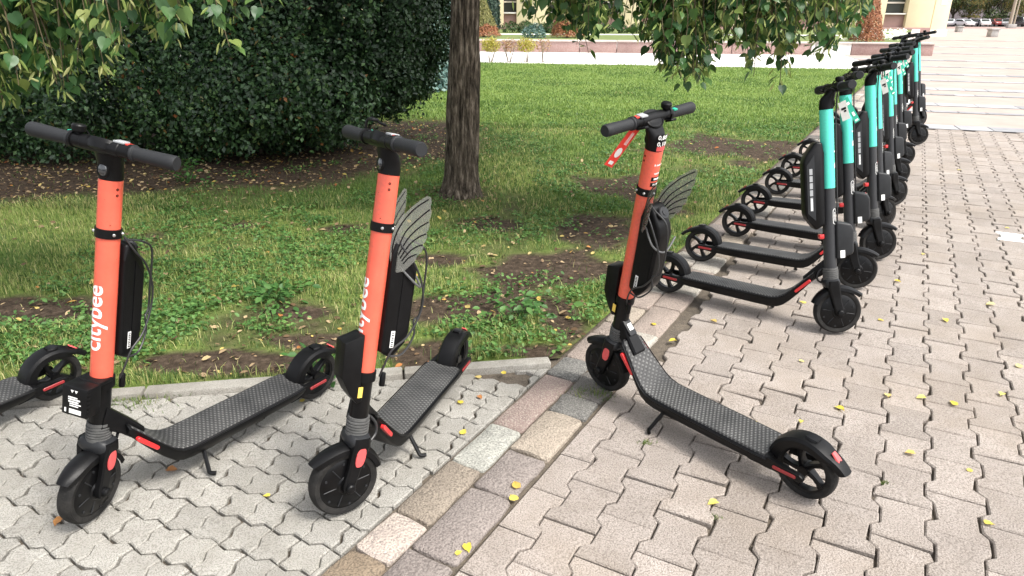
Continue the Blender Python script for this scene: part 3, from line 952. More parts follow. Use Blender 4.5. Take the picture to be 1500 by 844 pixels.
def wingM(s, kind):
    # base behind the stem just under the clamp; X of the outline backwards, Y upwards
    yaw = R(180 - s * (44 if kind == 'C' else 30))
    return Matrix.Translation((OS - .030, s * .028, .655)) @ Matrix.Rotation(yaw, 4, 'Z') @ XZ @ Matrix.Rotation(R(4 if kind == 'C' else 12), 4, 'Z') @ Matrix.Diagonal((.88, 1.0, 1, 1))
def wing_bm(s, kind): return lambda bm: add_prism(bm, wing_outline(), -.0009, .0009, wingM(s, kind))
def winglines_bm(s, kind):
    def f(bm):
        M = wingM(s, kind)
        for ln in WING_LINES:
            add_tube(bm, [M @ Vector((x, y, .0)) for x, y in [tuple(q)[:2] for q in smooth_path([(a, b, 0) for a, b in ln], 4)]], .0021, 6)
    return f

def scooter(kind, pose, label, group, variant=''):
    x, y, yaw, steer, lean = pose
    yaw, steer, lean = R(yaw), R(steer), R(lean)
    root = empty('electric_scooter', (0, 0, 0), label, 'scooter', group)
    root.matrix_world = Matrix.Translation((x, y, .0015 + .016 * abs(math.sin(lean)))) @ Matrix.Rotation(yaw, 4, 'Z') @ Matrix.Rotation(-lean, 4, 'X')
    ax = Vector((-math.sin(TAU), 0, math.cos(TAU))); fw = Vector((math.cos(TAU), 0, math.sin(TAU)))
    F0 = Matrix(((fw.x, 0, ax.x, WB), (0, 1, 0, 0), (fw.z, 0, ax.z, RF), (0, 0, 0, 1)))
    S = Matrix.Translation((WB, 0, RF)) @ Matrix.Rotation(steer, 4, ax) @ Matrix.Translation((-WB, 0, -RF)) @ F0
    teal = kind == 'T'
    k_ = 'T' if teal else 'O'
    def body(name, key, fn, m, par=None, smooth=30): return link(name, cached(name + '|' + key, fn, smooth), m, par or root)
    def st(name, key, fn, m, par=None, smooth=30):
        o = link(name, cached(name + '|' + key, fn, smooth), m, par or root)
        if par is None: o.matrix_local = S
        return o
    # deck group
    dk = body('deck', 'd', deck_bm, M_black)
    body('deck_mat', 'm', mat_bm, M_mat, dk); body('deck_edge', 'r', rim_bm, M_blackm, dk)
    nk = body('neck', 'n', neck_bm, M_black)
    for s in (1, -1):
        a = body('rear_arm', 'a%d' % s, arm_bm(s), M_black, dk)
        body('reflector', 'rr%d' % s, side_strip(.002, .0985, .068, .0965, s * .0645, .012), M_dkred, dk)
        body('reflector', 'fr%d' % s, side_strip(.652, .172, .700, .230, s * .0570, .0135, .012), M_red, dk)
    if kind == 'C':
        body('neck_plate', 'np', lambda bm: add_box(bm, (0, 0, 0), (.075, .034, .006), .002, Matrix.Translation((.722, 0, .3195)) @ Matrix.Rotation(R(-49), 4, 'Y')), M_grey, nk)
        body('sticker', 'nps', lambda bm: add_box(bm, (0, 0, 0), (.026, .020, .002), 0, Matrix.Translation((.7145, 0, .3185)) @ Matrix.Rotation(R(-49), 4, 'Y')), M_white, nk)
    # rear wheel and fender
    rw = link('rear_wheel', cached('rear_wheel|tyre', tyre_bm(RR, .044)), M_rubber, root, Matrix.Translation((0, 0, RR)))
    link('rim', cached('rim|r', rearrim_bm), M_blackm, rw)
    fe = body('rear_fender', 'f', fender_bm, M_black)
    body('tail_light', 't' + k_, arc_patch(126, 149, RR + .0242, .011, .004), M_pinkred if not teal else M_dkred, fe)
    body('brake_pad', 'b', arc_patch(86, 104, RR + .0185, .020, .006), M_blackm, fe)
    # kickstand on the left
    zf = .118 * math.tan(lean)
    body('kickstand', 'k%.2f' % lean, lambda bm: (add_tube(bm, smooth_path([(.500, .045, .080), (.508, .062, .066), (.521, .096, zf + .018), (.524, .108, zf + .008), (.512, .122, zf + .0065)]), .0068, 8), add_box(bm, (.49, .045, .076), (.05, .03, .014), .003)), M_blackm)
    # steered parts
    fwh = st('front_wheel', 't', tyre_bm(RF, .046), M_rubber)
    st('hub_motor', 'h', hub_bm, M_blackm, fwh); st('hub_rib', 'r', hubrib_bm, M_grey, fwh)['kind'] = 'stuff'
    fk = st('fork', 'c', crown_bm, M_grey)
    for s in (1, -1):
        st('fork_leg', 'l%d' % s, fork_bm(s), M_black, fk)
        st('axle_cap', 'x%d' % s, lambda bm, s=s: add_lathe(bm, [(0, 0), (.0145, 0), (.0135, .010), (.010, .0135), (0, .0145)], 18, Matrix.Translation((0, s * .047, 0)) @ Matrix.Rotation(-s * math.pi / 2, 4, 'X')), M_black, fk)
        if not teal:
            def orefl(bm, s=s):
                pts = [(OS + .003 + .0145 * math.copysign(abs(math.cos(a)) ** .7, math.cos(a)) - .12 * .03 * math.sin(a), .094 + .030 * math.copysign(abs(math.sin(a)) ** .7, math.sin(a))) for a in [2 * math.pi * q / 18 for q in range(18)]]
                add_prism(bm, pts, -s * .0495 - .002, -s * .0495 + .002, XZ, .001, 1)
            st('reflector', 'o%d' % s, orefl, M_pinkred, fk)
    st('front_fender', 'ff', ffender_bm, M_black)
    st('suspension_boot', 'b', bellows_bm, M_bellow)
    sl = st('stem', 'low' + k_, tubez(.200, SB + .01 if not teal else SBT + .004, .0275), M_blackm if not teal else M_dgrey)
    st('steering_cable', 'f', lambda bm: add_tube(bm, smooth_path([(OS - .030, .012, .205), (OS - .050, .016, .180), (OS - .052, .02, .150), (OS - .030, .03, .130)]), .0042, 8), M_cable)
    hd = st('stem_head', 'h', head_bm, M_black); st('dashboard', 'd', dish_bm, M_black, hd)
    hl_ = st('headlight', 'l', lamp_bm, M_black); st('lens', 'l', lens_bm, M_lens, hl_)
    hb = st('handlebar', 'b', bar_bm, M_blackm); st('bar_sleeve', 'm', barmid_bm, M_black, hb)
    for s in (1, -1):
        st('grip', 'g%d' % s, grip_bm(s), M_grip, hb); st('thumb_lever', 't%d' % s, thumb_bm(s), M_black, hb)
        st('clamp_ring', 'c%d' % s, clampring(s * .083), M_black, hb)
    if kind != 'B':
        be = st('bell', 'b', bell_bm, M_black, hb); st('bell_hammer', 'h', bellhammer_bm, M_blackm, hb)
    else:
        st('bell_lever', 'l', lever_bm, M_black, hb)
    if teal:
        sv = st('stem_sleeve', 'T', tubez(SBT, ST, .0285), M_teal)
        st('lettering', 'Bolt', wrap_text('Bolt', .062, .70, R(8), .0285, .0012, 10), M_white, sv, 0)
        st('logo', 'oval', wrap_oval(.405, .475, .010, R(-52), .0275), M_white, sl, 0)
        st('logo_lettering', 'o', wrap_text('ninebot', .0125, .44, R(-52), .0275, .0002, 4), M_white, sl, 0)
        b0, b1, dp = .385, .775, .082
        bt = st('battery_pack', 'T', battery_bm(b0, b1, dp), M_black); st('battery_panel', 'T', batt_side_bm(b0, b1, dp), M_grey, bt, 0)
        def blab(bm):
            xx = OS - .032 - dp * .62
            for s in (1, -1):
                add_box(bm, (xx, s * .0362, b0 + .12), (.011, .0008, .060))
                for q in range(4): add_box(bm, (xx, s * .0362, b0 + .17 + q * .031), (.013, .0008, .026))
        st('battery_label', 'T', blab, M_label, bt, 0)['kind'] = 'stuff'
        def bar_(bm):
            for s in (1, -1):
                for q in range(9): add_box(bm, (OS - .032 - dp * .62, s * .0368, b0 + .096 + q * .0058), (.009, .0006, .003 if q % 3 else .0045))
        st('barcode', 'T', bar_, M_white, bt, 0)
        bx = st('control_box', 'T', lambda bm: add_prism(bm, [(OS + .020, .245), (OS + .088, .262), (OS + .096, .275), (OS + .096, .375), (OS + .085, .400), (OS + .020, .418)], -.031, .031, XZ, .009, 3), M_grey)
        st('sticker', 'Tb', lambda bm: add_box(bm, (OS + .045, -.0314, .268), (.020, .001, .034)), M_white, bx, 0)
        st('latch', 'T', lambda bm: add_box(bm, (OS - .036, 0, .352), (.022, .030, .022), .004), M_red)
        st('cable', 'T', lambda bm: add_tube(bm, smooth_path([(OB + .004, -.03, BAR - .016), (OS + .036, -.014, ST - .02), (OS + .035, -.010, .75), (OS + .0345, -.008, .55), (OS + .034, -.004, .41)]), .0032, 8), M_cable)
        if 'tag' in variant:
            def cardM(q): return Matrix.Translation((OS + .045, -.040 - .004 * q, ST + .045)) @ Matrix.Rotation(R(-30 + 12 * q), 4, 'Y') @ Matrix.Rotation(R(14), 4, 'X')
            cw = st('paper_tag', 'w', lambda bm: add_box(bm, (0, 0, -.065), (.034, .0012, .085), 0, cardM(1)), M_paper)
            cg = st('paper_tag', 'g', lambda bm: add_box(bm, (.014, -.003, -.080), (.024, .0012, .125), 0, cardM(0)), M_green)
            def marks(bm):
                add_box(bm, (.014, -.0042, -.045), (.012, .0008, .012), 0, cardM(0)); add_box(bm, (.014, -.0042, -.10), (.010, .0008, .020), 0, cardM(0)); add_box(bm, (.014, -.0042, -.132), (.014, .0008, .008), 0, cardM(0))
            st('tag_print', 'g', marks, M_white, cg, 0)['kind'] = 'stuff'
            st('tag_print', 'w', lambda bm: (add_box(bm, (0, -.0012, -.055), (.020, .0006, .010), 0, cardM(1)), add_box(bm, (.004, -.0012, -.067), (.010, .0006, .008), 0, cardM(1))), M_black, cw, 0)['kind'] = 'stuff'
            st('tag_string', 's', lambda bm: add_tube(bm, [(OB, -.030, BAR - .012), (OS + .045, -.040, ST + .020)], .0012, 6), M_cable)
    else:
        sv = st('stem_sleeve', 'O', tubez(SB, ST, .0292), M_orange)
        st('lettering', 'citybee', wrap_text('citybee', .066, .527, R(-14 if kind != 'B' else 6), .0292, .0010, 10, spacing=1.0), M_white, sv, 0)
        def chips(bm):
            r_ = random.Random(5)
            for q in range(22):
                z = r_.uniform(SB + .02, ST - .01); a = r_.uniform(-math.pi, math.pi)
                M = Matrix.Translation((OS, 0, z)) @ Matrix.Rotation(a, 4, 'Z') @ Matrix.Translation((.0293, 0, 0)) @ Matrix.Rotation(math.pi / 2, 4, 'Y') @ Matrix.Rotation(r_.uniform(0, 3), 4, 'Z') @ Matrix.Diagonal((1, r_.choice((.15, .3, .7, 1)), 1, 1))
                rr = r_.uniform(.0006, .0019)
                add_lathe(bm, [(0, -.0003), (rr, -.0003), (rr * .9, .0002), (0, .0003)], 7, M)
        st('paint_chip', 'O', chips, M_black, sv, 0)
        def vents(bm):
            for z in (ST - .022, ST - .038):
                M = Matrix.Translation((OS, 0, z)) @ Matrix.Rotation(R(72), 4, 'Z') @ Matrix.Translation((.0290, 0, 0)) @ Matrix.Rotation(math.pi / 2, 4, 'Y')
                add_lathe(bm, [(.0015, -.0006), (.0034, -.0006), (.0034, .0010), (.0015, .0010)], 12, M, closed=True)
        st('screw', 'O', vents, M_blackm, sv)
        b0, b1, dp = .385, .735, .082
        bt = st('battery_pack', 'O', battery_bm(b0, b1, dp), M_black); st('battery_panel', 'O', batt_side_bm(b0, b1, dp), M_black, bt, 0)
        st('battery_cap', 'O', batt_cap_bm(b1, dp), M_grey, bt)
        def blab2(bm):
            add_box(bm, (OS - .032 - dp * .30, .0356, b0 + .062), (.012, .0008, .050))
        st('barcode_label', 'O', blab2, M_white, bt, 0)
        def bcode(bm):
            for q in range(8): add_box(bm, (OS - .032 - dp * .30, .0362, b0 + .042 + q * .0055), (.0075, .0005, .0022 if q % 2 else .0035))
        st('barcode', 'O', bcode, M_black, bt, 0)
        cl = st('clamp_band', 'O', ringz(.752, .026, .0328), M_black); st('clamp_bolt', 'O', ringbolts_bm(.765, .0328), M_chrome, cl)
        st('cable', 'O1', lambda bm: add_tube(bm, smooth_path([(OS - .034, .020, .752), (OS - .05, .040, .715), (OS - .09, .048, .67), (OS - .128, .044, .60), (OS - .135, .040, .53), (OS - .10, .046, .46), (OS - .055, .046, .42), (OS - .038, .040, .37), (OS - .034, .030, .335)]), .0030, 8), M_cable)
        st('cable', 'O2', lambda bm: add_tube(bm, smooth_path([(OS - .036, .026, .745), (OS - .08, .043, .735), (OS - .13, .034, .70), (OS - .143, .026, .60), (OS - .140, .028, .52), (OS - .118, .036, .50), (OS - .125, .036, .455), (OS - .09, .044, .405), (OS - .05, .044, .40)]), .0030, 8), M_cable)
        st('cable_joint', 'O', lambda bm: add_lathe(bm, [(0, .305), (.008, .305), (.0085, .308), (.0085, .342), (.007, .345), (0, .345)], 14, Matrix.Translation((OS - .045, .030, 0))), M_black)
        rg = st('lock_collar', 'O', ringz(.318, .030, .0345), M_black)
        if kind in ('A', 'D'):
            bx = st('control_box', 'A', lambda bm: (add_box(bm, (OS + .070, .0, .306), (.052, .078, .088), .005), add_box(bm, (OS + .025, 0, .346), (.055, .074, .012), .004)), M_black)
            def t1(bm_):
                bm = text_bm('\u25bc\u25bc', .012)
                for v in bm.verts: v.co = Vector((OS + .0968, v.co.x, .336 + v.co.y))
                return bm
            def prints(bm):
                for (yy, zz, ww, hh) in ((-.004, .318, .028, .003), (.0, .312, .036, .004), (-.002, .305, .030, .004), (.004, .299, .034, .003), (.0, .293, .026, .003), (.004, .277, .036, .013), (-.026, .277, .005, .012)):
                    add_box(bm, (OS + .0965, yy, zz), (.0008, ww, hh))
                for s in (1, -1):
                    M = Matrix.Translation((OS + .0967, s * .006, .336))
                    a = [bm.verts.new(M @ Vector((0, p, q))) for p, q in ((-.005, .004), (.005, .004), (0, -.005))]; bm.faces.new(a)
            st('box_print', 'A', prints, M_white, bx, 0)
            def vent(bm):
                for q in range(7): add_box(bm, (OS + .0955, -.036 + q * .012, .352), (.004, .005, .004))
            st('box_rib', 'A', lambda bm: [add_box(bm, (OS + .09, .0385, .275 + q * .012), (.010, .003, .005)) for q in range(6)] and None, M_blackm, bx, 0)
        else:
            bx = st('control_box', 'B', lambda bm: add_prism(bm, [(OS + .010, .262), (OS + .026, .255), (OS + .052, .285), (OS + .080, .335), (OS + .083, .440), (OS + .026, .462), (OS + .026, .33)], -.029, .029, XZ, .0025, 2), M_black)
            st('sticker', 'By', lambda bm: add_box(bm, (OS + .020, .0292, .290), (.014, .001, .032)), M_yellow, bx, 0)
            for s in (1, -1):
                wg = st('wing', '%s%d' % (kind, s), wing_bm(s, kind), M_wing, None, 0); st('wing_line', '%s%d' % (kind, s), winglines_bm(s, kind), M_black, wg)
            st('wing_clip', kind, lambda bm: add_box(bm, (OS - .040, 0, .670), (.026, .064, .034), .006), M_cableg)
            st('cable', 'C3', lambda bm: add_tube(bm, smooth_path([(OS - .05, .032, .66), (OS - .10, .046, .615), (OS - .134, .02, .60), (OS - .128, -.03, .64)]), .0034, 8), M_cableg)
        # labels at the grips
        st('display', 'O', lambda bm: add_box(bm, (OB - .004, .050, BAR + .020), (.026, .030, .006), .002, None), M_label, hb)
        st('sticker', 'Or', lambda bm: add_box(bm, (OB - .002, .074, BAR + .0185), (.016, .013, .004), .001), M_redcard, hb)
        st('sticker', 'Og', lambda bm: add_box(bm, (OB - .012, -.098, BAR + .0165), (.014, .016, .006), .001), M_green, hb)
        if kind == 'C':
            st('price_sticker', 'C', wrap_patch(ST + .006, ST + .056, R(180 - 48), R(180 + 48), .0302, .0006), M_blackm, hd, 0)
            st('price_sticker_edge', 'C', wrap_patch(ST + .003, ST + .018, R(180 - 40), R(180 + 40), .0305, .0007), M_pinkred, hd, 0)
            for q, s_ in enumerate(('0,80\u20ac', '0,10\u20ac')):
                st('price_lettering', s_, wrap_text(s_, .019, ST + .047 - q * .021, R(180), .0312, .0005, 3, False), M_white, hd, 0)
            for q, (s_, sz) in enumerate((('& keliauk', .009), ('citybee', .017), ('appsu', .010))):
                st('lettering', s_, wrap_text(s_, sz, ST - .045 - (0, .014, .028)[q], R(180), .0292, .0003, 3, False), M_white, sv, 0)
            for q in range(2):
                st('badge', 'C%d' % q, wrap_patch(ST - .100 - q * .019, ST - .086 - q * .019, R(180 - 36), R(180 + 36), .0292), M_blackm, sv, 0)
                st('badge_print', 'C%d' % q, wrap_patch(ST - .096 - q * .019, ST - .090 - q * .019, R(180 - 20), R(180 + 30), .0296), M_white, sv, 0)
            TM = Matrix.Translation((OB + .006, .052, BAR - .018)) @ Matrix.Rotation(R(-14), 4, 'Y') @ Matrix.Rotation(R(28), 4, 'X')
            tg = st('paper_tag', 'C', lambda bm: add_box(bm, (0, 0, -.075), (.0014, .052, .150), 0, TM), M_redcard)
            def tp(bm):
                for s in (1, -1):
                    for q in range(4): add_box(bm, (s * .0009, -.004 - q * .0045 + .006, -.045), (.0005, .0018, .045), 0, TM)
                    add_lathe(bm, [(0, -.0003), (.018, -.0003), (.018, .0003), (0, .0003)], 24, TM @ Matrix.Translation((s * .0010, 0, -.098)) @ Matrix.Rotation(math.pi / 2, 4, 'Y') @ Matrix.Diagonal((1, .9, 1, 1)))
                    add_box(bm, (s * .0009, 0, -.136), (.0005, .026, .012), 0, TM)
                    add_box(bm, (s * .0009, .010, -.012), (.0005, .016, .006), 0, TM)
            st('tag_print', 'C', tp, M_white, tg, 0)['kind'] = 'stuff'
    return root

OG = 'coral electric scooters by the lawn kerb'
TG = 'mint green scooters parked in a row on the setts'
scooter('A', (-.763, 2.36, -124.5, 22.1, 6.0), 'coral scooter with white lettering and small printed box on its stem, no wings', OG)
scooter('B', (-.238, 2.493, -108.9, -34.6, 6.0), 'coral scooter with clear wings standing on the grey wavy pavers', OG)
scooter('C', (.904, 1.782, 129.3, 1.0, 4.5), 'coral scooter with wings and red hanging tag, front wheel on the setts', OG)
dx, dy = ground_at(86, 583)
scooter('D', (dx, dy, -121, 10, 6.0), 'scooter of which only the rear wheel and deck tail show by the kerb', OG)
TP = [((.817, 3.432, -35.7, 30.5, 4.3), 'first mint scooter of the row, next to the winged coral scooter', 'tag'),
      ((1.115, 3.919, -30.4, 14.1, 3.6), 'second mint scooter in the row, behind the first one', ''),
      ((1.466, 4.399, -32.1, 30.0, 3.0), 'third mint scooter in the row with white and green hanging tags', 'tag'),
      ((1.758, 4.943, -24.3, 46, 3.0), 'fourth mint scooter in the row', 'tag'),
      ((2.120, 5.506, -23.3, 34, 2.2), 'fifth mint scooter in the row', 'tag'),
      ((2.465, 6.113, -18.2, 22, 2.0), 'sixth mint scooter in the row', 'tag'),
      ((2.885, 6.805, -14.6, 14, 3.0), 'seventh mint scooter in the row', ''),
      ((3.692, 8.106, -30, 27, 4.0), 'eighth mint scooter, standing clear after a gap in the row', ''),
      ((3.90, 8.75, -24, 33, 2.5), 'ninth mint scooter, behind the one standing clear after the gap', ''),
      ((4.37, 9.30, -21, 48, 3.5), 'last mint scooter at the far end of the row', '')]
for pose, lab, var in TP: scooter('T', pose, lab, TG, var)

# ================================================================== LAWN
UL = (-16.0, 22.4); UR = (8.72, 17.35)
LL = (-16.0, float(KERB0[1] + .062 - 16.12 * .1636)); LR = (.205, 2.69)
BARE = [ground_at(*p) + (rx, ry) for p, rx, ry in (((60, 452), .42, .17), ((785, 392), .34, .30), ((705, 452), .36, .17), ((640, 520), .22, .11), ((880, 333), .34, .42), ((1075, 216), .85, .75),
        ((822, 466), .10, .26), ((330, 532), .42, .09), ((480, 500), .22, .07), ((770, 515), .16, .06), ((900, 270), .35, .4), ((500, 335), .16, .1), ((350, 330), .2, .12), ((950, 300), .2, .3), ((790, 520), .12, .12), ((430, 455), .2, .07), ((850, 395), .22, .14), ((650, 380), .2, .12), ((720, 330), .25, .2))]
def bare_amount(x, y):
    """0 = full grass, 1 = bare soil"""
    x = np.asarray(x, float); y = np.asarray(y, float)
    nz = fbm(x * 2.3, y * 2.3, 3); nf = fbm(x * 9, y * 9, 31)
    b = np.zeros_like(x)
    for cx, cy, rx, ry in BARE:
        d = np.sqrt(((x - cx) / rx) ** 2 + ((y - cy) / ry) ** 2) + (nz - .5) * 1.5 + (nf - .5) * .8
        b = np.maximum(b, np.clip((1.25 - d) * 2.2, 0, 1))
    # litter and soil under the shrubs: everything behind a wandering line left of the tree
    edge = 5.15 + .35 * (fbm(x * 1.1, y * .3, 9) - .5) * 2 + np.where(x > -2.0, (x + 2.0) * .85, (x + 2) * .12)
    d = (y - edge) + (nz - .5) * .9
    under = np.clip(d * 1.6, 0, 1) * np.clip((-.15 - x) * 2.0 + (nz - .5), 0, 1) * np.clip((9.6 - y) * 2, 0, 1)
    b = np.maximum(b, under)
    # round the trunk
    dt = np.hypot(x + .40, y - 5.5)
    b = np.maximum(b, np.clip((.55 - dt) * 2.5 + (nz - .5), 0, 1) * .8)
    # thin, patchy grass close to the tree, dense farther out
    patch = np.clip((fbm(x * 1.7, y * 1.7, 77) - .55) * 4.5, 0, 1) * np.clip((8.5 - y) / 3.5, 0, 1)
    b = np.maximum(b, patch * .9)
    return b
nu, nv = 230, 250
us = np.linspace(0, 1, nu) ** .55; vs = np.linspace(0, 1, nv) ** 1.7
U, Vv = np.meshgrid(us, vs)
X = (LL[0] * (1 - U) + LR[0] * U) * (1 - Vv) + (UL[0] * (1 - U) + UR[0] * U) * Vv
Y = (LL[1] * (1 - U) + LR[1] * U) * (1 - Vv) + (UL[1] * (1 - U) + UR[1] * U) * Vv
Z = .002 + .022 * (fbm(X * 1.4, Y * 1.4, 5) - .35) + .012 * (fbm(X * 9, Y * 9, 6) - .5)
B = bare_amount(X, Y)
Z = Z - .008 * B
Z = np.where((U > .985) | (Vv < .004), np.minimum(Z, -.004), Z)
def lawn_z(x, y): return .002 + .022 * (fbm(x * 1.4, y * 1.4, 5) - .35) + .012 * (fbm(x * 9, y * 9, 6) - .5) - .008 * bare_amount(x, y)
idx = np.arange(nu * nv).reshape(nv, nu)
F = np.stack([idx[:-1, :-1].ravel(), idx[:-1, 1:].ravel(), idx[1:, 1:].ravel(), idx[1:, :-1].ravel()], 1)
def lawn_mat():
    m = bpy.data.materials.new('lawn_soil'); m.use_nodes = True
    n = m.node_tree.nodes; l = m.node_tree.links; b = n['Principled BSDF']; b.inputs['Roughness'].default_value = .95
    b.inputs['Specular IOR Level'].default_value = .15
    g = n.new('ShaderNodeNewGeometry')
    def noise(s, d=6):
        t_ = n.new('ShaderNodeTexNoise'); t_.inputs['Scale'].default_value = s; t_.inputs['Detail'].default_value = d; t_.inputs['Roughness'].default_value = .7
        l.new(g.outputs['Position'], t_.inputs['Vector']); return t_.outputs['Fac']
    def ramp(f, *st_):
        r_ = n.new('ShaderNodeValToRGB')
        while len(r_.color_ramp.elements) < len(st_): r_.color_ramp.elements.new(.5)
        for e, (p, c) in zip(r_.color_ramp.elements, st_): e.position = p; e.color = (*c, 1)
        l.new(f, r_.inputs['Fac']); return r_.outputs[0]
    soil = ramp(noise(22), (.3, (.022, .016, .011)), (.52, (.060, .043, .030)), (.72, (.13, .095, .07)))
    grs = ramp(noise(7), (.3, (.07, .11, .026)), (.55, (.15, .21, .05)), (.75, (.23, .25, .09)))
    at = n.new('ShaderNodeAttribute'); at.attribute_name = 'tint'
    mx = n.new('ShaderNodeMix'); mx.data_type = 'RGBA'
    l.new(at.outputs['Fac'], mx.inputs['Factor']); l.new(grs, mx.inputs[6]); l.new(soil, mx.inputs[7]); l.new(mx.outputs[2], b.inputs['Base Color'])
    bp = n.new('ShaderNodeBump'); bp.inputs['Strength'].default_value = .9; bp.inputs['Distance'].default_value = .012
    l.new(noise(60), bp.inputs['Height']); l.new(bp.outputs[0], b.inputs['Normal'])
    return m
lawn = tag(link('lawn', np_mesh('lawn', np.stack([X.ravel(), Y.ravel(), Z.ravel()], 1), F, B.ravel(), smooth=True), lawn_mat()), kind='structure')

def in_lawn(x, y):
    kk = (x - KERB0[0]) * KERB_N[0] + (y - KERB0[1]) * KERB_N[1]
    bb = (x - BAND0[0]) * BAND_N[0] + (y - BAND0[1]) * BAND_N[1]
    ff = (x - FAR0[0]) * FAR_N[0] + (y - FAR0[1]) * FAR_N[1]
    return (kk > .078) & (bb < -.012) & (ff < -.02)

def in_view(x, y, m=160):
    cp, sp = math.cos(PITCH), math.sin(PITCH)
    zc = y * cp + CAMH * sp
    px = 750 + FPX * x / zc
    return (px > -m) & (px < 1500 + m)

def blades(n, ymin, ymax, h0, h1, w0, w1, dry, seed, clump=0.0):
    r_ = np.random.default_rng(seed)
    # sample so that nearer ground gets more blades
    y = ymin + (ymax - ymin) * r_.random(n) ** 1.15
    half = y * .82 + .6
    x = (r_.random(n) * 2 - 1) * half
    if clump > 0:
        k = n // 8; cx = x[:k]; cy = y[:k]
        pick = r_.integers(0, k, n); sel = r_.random(n) < clump
        x = np.where(sel, cx[pick] + r_.normal(0, .035, n), x); y = np.where(sel, cy[pick] + r_.normal(0, .035, n), y)
    ok = in_lawn(x, y) & in_view(x, y)
    x, y = x[ok], y[ok]
    b = bare_amount(x, y)
    keep = r_.random(len(x)) > np.clip(b * 1.25, 0, .985) ** .8
    x, y = x[keep], y[keep]; n = len(x)
    z = lawn_z(x, y) - .004
    h = (h0 + (h1 - h0) * r_.random(n) ** 1.6) * (.65 + .7 * fbm(x * 2, y * 2, 51)); wd = w0 + (w1 - w0) * r_.random(n)
    az = r_.random(n) * 2 * np.pi; ln = np.abs(r_.normal(.5, .32, n))
    dx, dy = np.cos(az), np.sin(az); pxx, pyy = -dy, dx
    p0 = np.stack([x, y, z], 1)
    lat = np.stack([pxx, pyy, np.zeros(n)], 1); out = np.stack([dx, dy, np.zeros(n)], 1); up = np.array([0, 0, 1.])
    m1 = p0 + out * (h * ln * .35)[:, None] + up * (h * .62)[:, None]
    tp = p0 + out * (h * ln * 1.05)[:, None] + up * (h * (1 - .22 * ln))[:, None]
    V = np.stack([p0 - lat * wd[:, None] * .5, p0 + lat * wd[:, None] * .5, m1 + lat * wd[:, None] * .42, m1 - lat * wd[:, None] * .42, tp], 1).reshape(-1, 3)
    o = np.arange(n)[:, None] * 5
    Fq = np.concatenate([o + np.array([[0, 1, 2]]), o + np.array([[0, 2, 3]]), o + np.array([[3, 2, 4]])], 0)
    ti = np.clip(.5 * r_.random(n) + .75 * (fbm(x * 1.3, y * 1.3, 90) - .25) + dry, 0, .999)
    return V, Fq, np.repeat(ti, 5)
def join_np(parts):
    V, F, T = [], [], []; o = 0
    for a, b, c in parts: V.append(a); F.append(b + o); T.append(c); o += len(a)
    return np.concatenate(V), np.concatenate(F), np.concatenate(T)
M_grass = leaf_mat('grass_blade', [(0, (.065, .12, .03)), (.3, (.12, .21, .05)), (.6, (.23, .34, .08)), (.85, (.38, .43, .14)), (1, (.52, .45, .22))], .55, .42)
GR = [blades(150000, 2.3, 5.2, .018, .060, .0022, .0042, -.10, 1, .45),
      blades(170000, 5.0, 9.0, .022, .058, .0038, .007, .08, 2, .3),
      blades(260000, 8.7, 19.4, .022, .05, .008, .016, .38, 3, 0)]
V, F, T = join_np(GR)
gm = np_mesh('grass', V, F, T)
tag(link('grass', gm, M_grass), 'short patchy green grass covering the lawn', 'grass', kind='stuff')

# ---- leaf clouds from arrays
def leaf_cloud(pos, nrm, up, size, shape, tint, r_=rng):
    """shape: list of (a, b, c) local coords (across, along, out) and faces"""
    sv, sf = shape
    nrm = nrm / (np.linalg.norm(nrm, axis=1, keepdims=True) + 1e-9)
    up = up - nrm * (up * nrm).sum(1, keepdims=True)
    up = up / (np.linalg.norm(up, axis=1, keepdims=True) + 1e-9)
    sd_ = np.cross(up, nrm)
    sv = np.array(sv, float)
    V = pos[:, None, :] + size[:, None, None] * (sv[None, :, 0:1] * sd_[:, None, :] + sv[None, :, 1:2] * up[:, None, :] + sv[None, :, 2:3] * nrm[:, None, :])
    n, k = len(pos), len(sv)
    F = (np.arange(n)[:, None, None] * k + np.array(sf)[None]).reshape(-1, 3)
    return V.reshape(-1, 3), F, np.repeat(tint, k)
DIAMOND = ([(0, 0, 0), (.30, .45, .06), (0, 1, -.04), (-.30, .45, .06)], [(0, 1, 2), (0, 2, 3)])
OVAL = ([(0, 0, 0), (.25, .25, .05), (.28, .6, .05), (0, 1, -.06), (-.28, .6, .05), (-.25, .25, .05)], [(0, 1, 2), (0, 2, 3), (0, 3, 4), (0, 4, 5)])
_ho = [(0, 0, 0), (.13, -.085, .03), (.29, -.07, .05), (.43, .07, .06), (.475, .25, .065), (.44, .46, .06), (.33, .66, .04), (.17, .87, .0), (.055, 1.02, -.06), (0, 1.16, -.11)]
_ho = _ho + [(-x, y, z) for x, y, z in reversed(_ho[1:-1])] + [(0, .42, -.025)]
HEART = (_ho, [(k, (k + 1) % 18, 18) for k in range(18)])
BRACT = ([(0, 0, 0), (.085, .25, .03), (.10, .6, -.04), (0, 1, -.14), (-.10, .6, -.04), (-.085, .25, .03)], [(0, 1, 2), (0, 2, 3), (0, 3, 4), (0, 4, 5)])

